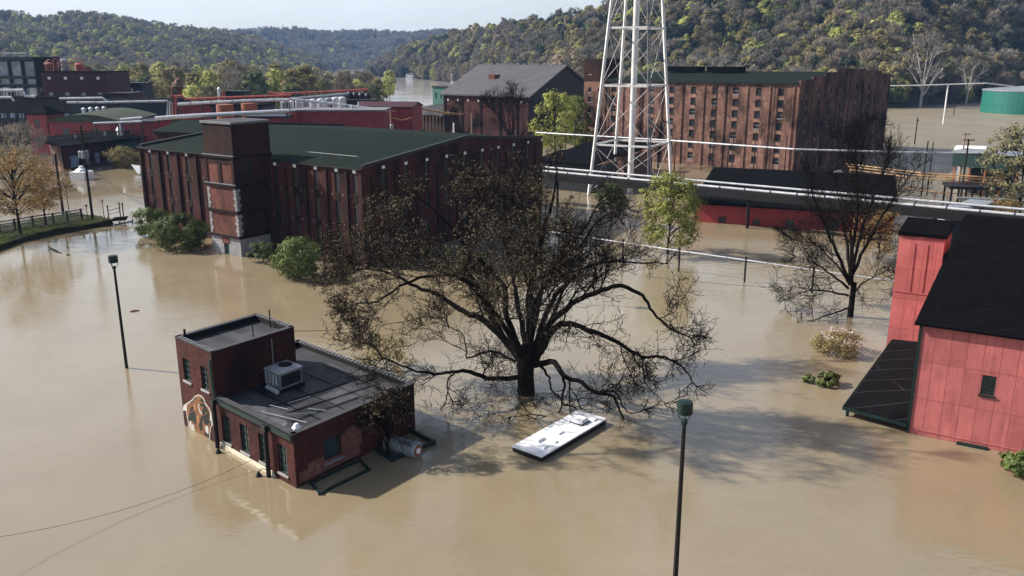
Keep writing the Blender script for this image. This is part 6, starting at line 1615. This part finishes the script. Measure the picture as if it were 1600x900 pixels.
qt = thing('bare_tree', QB, 'slimmer bare tree with upright limbs standing in front of the red tower', 'tree')
lm, br, tw, bd = grow_bare(QB, ql, 9, envq, 3, 1.5, .014, None, spread=.85, lscale=.9)
d = MB(); d.tube([QB + V((0, 0, -2)), QB + V((.03, 0, 1.5)), QB + V((.05, 0, 3.7))], [.34, .29, .28], 10); d.build('trunk', M['bark'], qt)
for m_ in lm: m_.build('limb', M['bark'], qt)
br.build('branch', M['bark'], qt, kind='stuff'); tw.build('twig', M['twig'], qt, kind='stuff')
print('right tree', len(br.f), len(tw.f))
def small_bare(name, label, base, h, spread, seed, mat='bark', twm='twig', cat='tree', dens=.7, n=7, levels=3, bud=None):
    rg = random.Random(seed); ls_ = []
    for k in range(n):
        a = 6.28 * k / n + rg.uniform(-.4, .4); e = rg.uniform(.35, 1.0) if k else .05
        tip = base + V((math.cos(a) * spread * e, math.sin(a) * spread * e, h * rg.uniform(.75, 1.0) * (1.05 - .35 * e)))
        s0 = base + V((0, 0, h * rg.uniform(.12, .3)))
        ls_.append(([s0, s0.lerp(tip, .4) + V((0, 0, h * .07)), s0.lerp(tip, .75) + V((0, 0, h * .06)), tip], h * .016, h * .002))
    c = base + V((0, 0, h * .58))
    def en(p): q = p - c; return (q.x / (spread * 1.15)) ** 2 + (q.y / (spread * 1.15)) ** 2 + (q.z / (h * .58)) ** 2 < 1 and p.z > .05
    o = thing(name, base, label, cat)
    lm, br, tw, bd = grow_bare(base, ls_, seed, en, levels, dens * 8 / h * 1.1, max(.013, h * .0016), bud, spread=.8, lscale=h / 13)
    d = MB(); d.tube([base + V((0, 0, -2)), base + V((0, 0, h * .3))], [h * .024, h * .018], 8); 
    d.build('trunk', M[mat], o)
    for m_ in lm: m_.build('limb', M[mat], o)

    br.build('branch', M[mat] if mat != 'bark' else M['bark'], o, kind='stuff')
    if tw.f: tw.build('twig', M[twm], o, kind='stuff')
    if bd.f: bd.build('leaf_bud', LEAF['bud'], o, kind='stuff')
    return o
small_bare('bare_shrub', 'small bare shrub with brown buds against the brick side wall', on(607, 712), 4.6, 1.7, 21, dens=.26, n=9, levels=3, bud=lambda q: .07, cat='shrub')
small_bare('bare_tree', 'rounded bare tree at the foot of the tall warehouse right of the water tower', on(1028, 262), 11, 6.5, 22)
small_bare('bare_tree', 'dark bare tree against the pale brick of the tall warehouse', on(1075, 250), 13, 7, 23, dens=.6)
small_bare('bare_tree', 'bare tree at the black gable of the grey roofed warehouse', at(800, 207, 225).xy.to_3d(), 17, 9, 24, dens=.55)
small_bare('bare_tree', 'bare tree before the left wall of the grey roofed warehouse', at(722, 207, 250).xy.to_3d(), 12, 6, 25, dens=.5)
small_bare('bare_tree', 'bare tree half hidden by the corner of the tall warehouse gable', on(1345, 258), 12, 6.5, 26, dens=.5)
small_bare('white_sycamore', 'pale barked sycamore on the far right shore', at(1438, 165, 470).xy.to_3d(), 34, 15, 27, 'bark_white', 'bark_grey', dens=.5, n=8)
small_bare('white_sycamore', 'smaller pale sycamore by the white overhead pipe', at(1510, 160, 500).xy.to_3d(), 24, 9, 28, 'bark_white', 'bark_grey', dens=.5, n=6)

# ---- leafy trees and shrubs near the warehouse and bridge
def bush(label, base, r, h, leaf, seed, cl=None, per=60, n=46, ls=.16, name='shrub', cat='shrub'):
    return make_tree(name, label, cat, base, h, r, h * .12, leaf, M['bark'], seed, n, per, ls, cl or r * .26, 'round', None, .06, limbs=8)
bush('large round dark green shrub right of the brick stair tower', on(468, 434), 3.6, 4.7, 'bush', 31, n=90, per=110, ls=.17)
bush('broad green shrub against the warehouse, left of the stair tower', on(284, 388), 3.9, 4.4, 'bush', 32, n=90, per=100, ls=.19)
bush('smaller green shrub at the left end of the warehouse', on(240, 370), 3.2, 4.2, 'bush', 33, n=70, per=90, ls=.19)
bush('little dark green shrub tucked beside the stair tower foot', on(412, 409), 1.9, 2.6, 'green', 34, n=36, per=70)
o = bush('pink flowering shrub half under water in front of the red tower', on(1310, 552), 2.5, 1.9, 'olive', 35, n=60, per=46, ls=.14)
d = MB(); rg = random.Random(61); b0_ = on(1310, 552)
for c in crown_shape(rg, 2.0, 2.5, .2, 80, 'round'):
    for _ in range(9): leaf_quad(d, b0_ + c + rvec(rg) * .35, rvec(rg), rg.uniform(.10, .18), rg, 1)
ob = d.build('blossom', M['pink'], o)
bush('low green shrub tip showing above the water below the pink shrub', on(1296, 602), 1.05, .95, 'bush', 36, n=26, per=36, ls=.18)
bush('smallest green shrub tip left beside the low one', on(1264, 598), .6, .6, 'bush', 37, n=12, per=26, ls=.18)
bush('green shrub at the right edge below the red barn', on(1592, 740), 1.2, 1.4, 'bush', 38, n=30, per=60, ls=.17)
bush('yellow green shrub behind the small building\'s roof edge', on(605, 578), 2.6, 2.6, 'olive', 39, n=40, per=40, ls=.13)
make_tree('yellow_green_tree', 'yellow green leafy tree standing in the water at the end of the long red building', 'tree', on(1043, 396), 10.8, 5.2, 1.6, 'lime', M['bark'], 41, 150, 56, .22, 1.0, 'round', limbs=24)
make_tree('green_tree', 'small round green tree under the pipe bridge left of the yellow green tree', 'tree', on(955, 352), 6.6, 2.9, 2.2, 'green', M['bark'], 42, 70, 50, .2, .75, 'round')
make_tree('yellow_green_tree', 'bright yellow green tree left of the tall warehouse stair tower', 'tree', on(868, 243), 17, 8.0, 2.5, 'lime', M['bark'], 43, 130, 42, .42, 1.5, 'round', limbs=20)
make_tree('yellow_green_tree', 'fresher green tree close behind it at the stair tower', 'tree', on(900, 236), 15, 6, 2, 'bush', M['bark'], 44, 80, 40, .42, 1.5, 'round')
make_tree('tan_tree', 'tan budding tree rising between grey roofed warehouse and stair tower', 'tree', at(886, 200, 330).xy.to_3d(), 29, 9, 8, 'brown', M['bark_grey'], 45, 130, 46, .5, 1.8, 'round')
make_tree('spruce', 'dark green spruce at the end of the long red shed', 'tree', at(661, 205, 196).xy.to_3d(), 10, 3.4, .5, 'dark', M['bark'], 46, 110, 40, .3, .8, 'cone')
make_tree('brown_conifer', 'ragged brownish conifer at the right edge of the picture', 'tree', on(1592, 338), 15.5, 6.2, 1.5, 'conifer', M['bark'], 47, 190, 46, .26, 1.1, 'vase', limbs=26)
make_tree('spruce', 'small pointed green spruce at the right behind the ragged conifer', 'tree', on(1581, 258), 8.5, 2.6, .8, 'dark', M['bark'], 48, 80, 36, .3, .6, 'cone')
make_tree('orange_tree', 'orange budding bush beside the red tower at the water', 'tree', on(1372, 405), 6.5, 4.2, .8, 'orange', M['bark'], 49, 90, 22, .18, 1.0, 'round', limbs=24)
make_tree('orange_tree', 'orange brown shrub behind the barn roof', 'tree', on(1560, 352), 4, 4, .6, 'orange', M['bark'], 50, 60, 26, .2, 1.0, 'round')
make_tree('orange_tree', 'golden brown budding tree on the bank at the left edge', 'tree', bank_pt(32, 366), 12.2, 7.4, 3.6, 'orange', M['bark'], 51, 150, 30, .22, 1.4, 'round', limbs=44)
make_tree('orange_tree', 'smaller golden tree behind the first, nearer the poles', 'tree', bank_pt(72, 352), 8.8, 4.6, 2.8, 'orange', M['bark'], 52, 80, 24, .22, 1.2, 'round', limbs=30)
make_tree('dark_tree', 'dark leafless crown before the red turret', 'tree', on(20, 290), 12, 7, 2, 'brown', M['bark'], 53, 90, 30, .3, 1.4, 'round', twiggy=True, limbs=26)
make_tree('dark_tree', 'grey brown leafless tree left of the brick house', 'tree', on(45, 270), 11, 6, 2, 'grey', M['bark'], 54, 80, 30, .3, 1.4, 'round', twiggy=True, limbs=26)
bush('long clipped green hedge before the dark wall of the brick house', on(195, 261), 4.6, 4.6, 'olive', 55, n=60, per=60, ls=.28, name='hedge', cat='hedge')

# ---- trees along the river and up the hills
kinds = []   # (root, crown object) prototypes
def proto(label, leaf, h, r, z0, seed, kind='round', twiggy=False, clumps=46, per=12, ls=.95, bark='bark_grey', cl=1.9, name='woodland_tree', loc=None):
    o = make_tree(name, label, 'tree', loc, h, r, z0, leaf, M[bark], seed, clumps, per, ls, cl, kind, 'woodland trees beyond the river', h * .013, twiggy, 8)
    return o
FOR = random.Random(77)
def shore_spot(px, Y): q = at(px, 140, Y); return V((q.x, q.y, 0))
spec_ = [('yellow green woodland tree in fresh leaf', 'yellowgreen', 15, 6.0, 3, 'round', False, 'yellow_green_tree'),
         ('olive green woodland tree with a loose crown', 'olive', 17, 6.4, 3, 'round', False, 'olive_tree'),
         ('mid green woodland tree with a full crown', 'green', 15, 5.6, 2.5, 'round', False, 'green_tree'),
         ('dark evergreen tree in the spring wood', 'dark', 14, 4.0, 1.5, 'column', False, 'evergreen_tree'),
         ('leafless grey woodland tree', 'grey', 18, 6.5, 4, 'vase', True, 'leafless_tree'),
         ('leafless brown woodland tree with budding twigs', 'brown', 17, 6.2, 3.5, 'round', True, 'budding_tree')]
PROT = []
for k, (lab, lf, h, r, z0, kd, tg, nm) in enumerate(spec_):
    for var in range(2):
        loc = shore_spot(176 + k * 72 + var * 36, 430 + (k * 37 + var * 61) % 90)
        o = proto(lab + ' on the river bank', lf, h, r, z0, 100 + k * 7 + var, kd, tg, clumps=(60 if tg else 62), per=(26 if tg else 18), ls=(1.0 if tg else .95), name=nm, loc=loc)
        o['group'] = nm.replace('_', ' ') + 's on the river bank'
        PROT.append((k, o))
def plant(k, loc, sc, where, grp):
    cand = [o for kk, o in PROT if kk == k]; src = FOR.choice(cand)
    lab = spec_[k][0] + ' ' + where
    nm = spec_[k][7].replace('_', ' ')
    return dup(src, loc, FOR.uniform(0, 6.28), (sc * FOR.uniform(.85, 1.15), sc * FOR.uniform(.85, 1.15), sc * FOR.uniform(.88, 1.12)), lab, nm + 's ' + grp)
# two uneven ranks on the near bank of the river
for rank, (Y0, Y1, n, x0, x1) in enumerate(((380, 440, 34, 155, 600), (450, 540, 38, 150, 618))):
    for i in range(n):
        px_ = x0 + (x1 - x0) * (i + FOR.uniform(.1, .9)) / n
        Y = FOR.uniform(Y0, Y1) + (0 if px_ < 480 else 60)
        k = FOR.choices([0, 1, 2, 4, 5], [3.4, 5, 2.2, 1.0, 1.6])[0]
        plant(k, shore_spot(px_, Y), FOR.uniform(.85, 1.35) * (1.0 if px_ < 500 else .8), 'on the river bank', 'on the river bank')
for i in range(9):        # the same bank carries on to the left
    plant(FOR.choices([0, 1, 2, 5], [3, 4, 2, 2])[0], shore_spot(-260 + i * 44, FOR.uniform(400, 520)), FOR.uniform(.9, 1.3), 'on the river bank', 'on the river bank')
for i in range(22):       # rank behind the river, under the far ridge
    px_ = 20 + 20 * i + FOR.uniform(-8, 8); k = FOR.choices([0, 1, 2, 4, 5], [3, 3, 2, 2, 2])[0]
    plant(k, shore_spot(px_, FOR.uniform(600, 720)), FOR.uniform(1.0, 1.4), 'in the far rank behind the river', 'in the far rank behind the river')
for i in range(26):       # right hand shore, behind warehouse and tank
    px_ = 1375 + i * 9.5 + FOR.uniform(-5, 5); k = FOR.choices([0, 1, 2, 4, 5], [1, 4, 3, 2, 3])[0]
    plant(k, shore_spot(px_, 470 + max(0, px_ - 1400) * .45 + FOR.uniform(4, 46)), FOR.uniform(.55, 1.0), 'on the right hand shore', 'on the right hand shore')
for i in range(20):       # behind the tall warehouse
    px_ = 880 + i * 26 + FOR.uniform(-9, 9); k = FOR.choices([0, 1, 2, 4, 5], [2, 4, 1, 2, 4])[0]
    plant(k, shore_spot(px_, FOR.uniform(455, 500) + max(0, 1000 - px_) * .4), FOR.uniform(.9, 1.25), 'at the hill foot behind the tall warehouse', 'at the hill foot')
# trees on the hillsides: the nearest ones are things of their own, the rest one wood
pts = []
def hill_trees(nm, n, w, px0, px1, s0, s1, tmin=.0):
    sp = HILLS[nm]; out = []
    for _ in range(n):
        px_ = FOR.uniform(px0, px1); t = FOR.uniform(tmin, 1.12) ** .9
        p = hill_point(sp, px_, t); nn = noise.noise(V((p.x * .012, p.y * .012, 5)))
        ww = list(w)
        if nn > .12: ww[0] *= 2.2; ww[1] *= 1.5
        if nn < -.12: ww[3] *= 2.2; ww[4] *= 1.8
        k = FOR.choices(range(6), ww)[0]
        out.append((p, k, FOR.uniform(s0, s1)))
    return out
right = hill_trees('right', 6200, (1.0, 3.2, 2.2, 5.6, 1.9, 2.4), 575, 2250, .58, 1.05)
left = hill_trees('left', 6000, (8.5, 3.2, 1.0, .4, 3.6, 2.0), -650, 500, .62, 1.1)
far = hill_trees('far', 4200, (.8, 1.2, .5, 1.4, 7.0, 2.0), 170, 840, .8, 1.2)
right.sort(key=lambda q: q[0].length)
vis = [q for q in right if 840 < 800 + FPX * q[0].x / q[0].y < 1620]
near_ids = set(id(q) for q in vis[:190])
for q in vis[:190]:
    p, k, s_ = q
    plant(k, p, s_, 'on the right hand hillside', 'on the right hand hillside')
pts = [q for q in right if id(q) not in near_ids] + left + far
me = bpy.data.meshes.new('forest')
me.from_pydata([tuple(p) for p, k, s_ in pts], [], [])
for nm_, ty_, vals_ in (('sort', 'INT', [k * 2 + FOR.randint(0, 1) for p, k, s_ in pts]), ('size', 'FLOAT', [s_ for p, k, s_ in pts]), ('turn', 'FLOAT', [FOR.uniform(0, 6.28) for _ in pts])):
    me.attributes.new(nm_, ty_, 'POINT'); me.attributes[nm_].data.foreach_set('value', vals_)
fo = bpy.data.objects.new('forest', me); COL.objects.link(fo); fo['kind'] = 'stuff'; tag(fo, 'dense spring woodland covering the hillsides', 'forest')
ng = bpy.data.node_groups.new('forest_trees', 'GeometryNodeTree')
ng.interface.new_socket('Geometry', in_out='INPUT', socket_type='NodeSocketGeometry'); ng.interface.new_socket('Geometry', in_out='OUTPUT', socket_type='NodeSocketGeometry')
gi = ng.nodes.new('NodeGroupInput'); go = ng.nodes.new('NodeGroupOutput'); jn = ng.nodes.new('GeometryNodeJoinGeometry')
def attr(n, t): a = ng.nodes.new('GeometryNodeInputNamedAttribute'); a.data_type = t; a.inputs[0].default_value = n; return [q for q in a.outputs if q.enabled and q.name == 'Attribute'][0]
aK, aS, aR = attr('sort', 'INT'), attr('size', 'FLOAT'), attr('turn', 'FLOAT')
cxz = ng.nodes.new('ShaderNodeCombineXYZ'); ng.links.new(aR, cxz.inputs[2])
for i, (k, o) in enumerate(PROT):
    cmpn = ng.nodes.new('FunctionNodeCompare'); cmpn.data_type = 'INT'; cmpn.operation = 'EQUAL'
    ng.links.new(aK, cmpn.inputs[2]); cmpn.inputs[3].default_value = i
    for ch in o.children:
        oi = ng.nodes.new('GeometryNodeObjectInfo'); oi.inputs['Object'].default_value = ch; oi.transform_space = 'ORIGINAL'; oi.inputs['As Instance'].default_value = True
        ip = ng.nodes.new('GeometryNodeInstanceOnPoints')
        ng.links.new(gi.outputs[0], ip.inputs['Points']); ng.links.new(cmpn.outputs[0], ip.inputs['Selection']); ng.links.new(oi.outputs['Geometry'], ip.inputs['Instance'])
        ng.links.new(cxz.outputs[0], ip.inputs['Rotation']); ng.links.new(aS, ip.inputs['Scale']); ng.links.new(ip.outputs[0], jn.inputs[0])
ng.links.new(jn.outputs[0], go.inputs[0])
md = fo.modifiers.new('trees', 'NODES'); md.node_group = ng
# far radio mast on the ridge and a few white houses by the river
q = at(443, 58, 2650); zt_ = at(443, 38, 2650).z
o = thing('radio_mast', V((q.x, q.y, q.z - 20)), 'tiny radio mast on the far blue ridge', 'mast'); d = MB(); d.bar(V((q.x, q.y, q.z - 25)), V((q.x, q.y, zt_)), 1.6, 1.6); d.build('mast', M['steel'], o)
for (x0, x1, yt, Y, lab) in ((634, 645, 117, 1080, 'tiny white house on the far river bank'), (704, 717, 115, 930, 'pale long house on the far river bank'), (224, 240, 134, 470, 'pale house glimpsed between the river trees'), (300, 312, 126, 560, 'small pale house behind the river trees')):
    works('riverside_house', lab, 'house', x0, x1, yt, Y, 8, 'white', 'roof_slate', .1, rise=1.5, wins=((2, 2, 1.2),))
# ---- the air: pale haze over the valley
hz = MB(); hz.box(-2600, 2600, -120, 3400, -3, 190)
hm = bpy.data.materials.new('valley_haze'); hm.use_nodes = True; nt = hm.node_tree
nt.nodes.remove(nt.nodes['Principled BSDF'])
pv = nt.nodes.new('ShaderNodeVolumePrincipled'); pv.inputs['Color'].default_value = (.36, .58, 1, 1); pv.inputs['Density'].default_value = .000075; pv.inputs['Anisotropy'].default_value = .1
nt.links.new(pv.outputs[0], nt.nodes['Material Output'].inputs['Volume'])
hob = hz.build('haze', hm, kind='stuff')
tag(hob, 'thin pale blue haze filling the whole valley', 'haze')
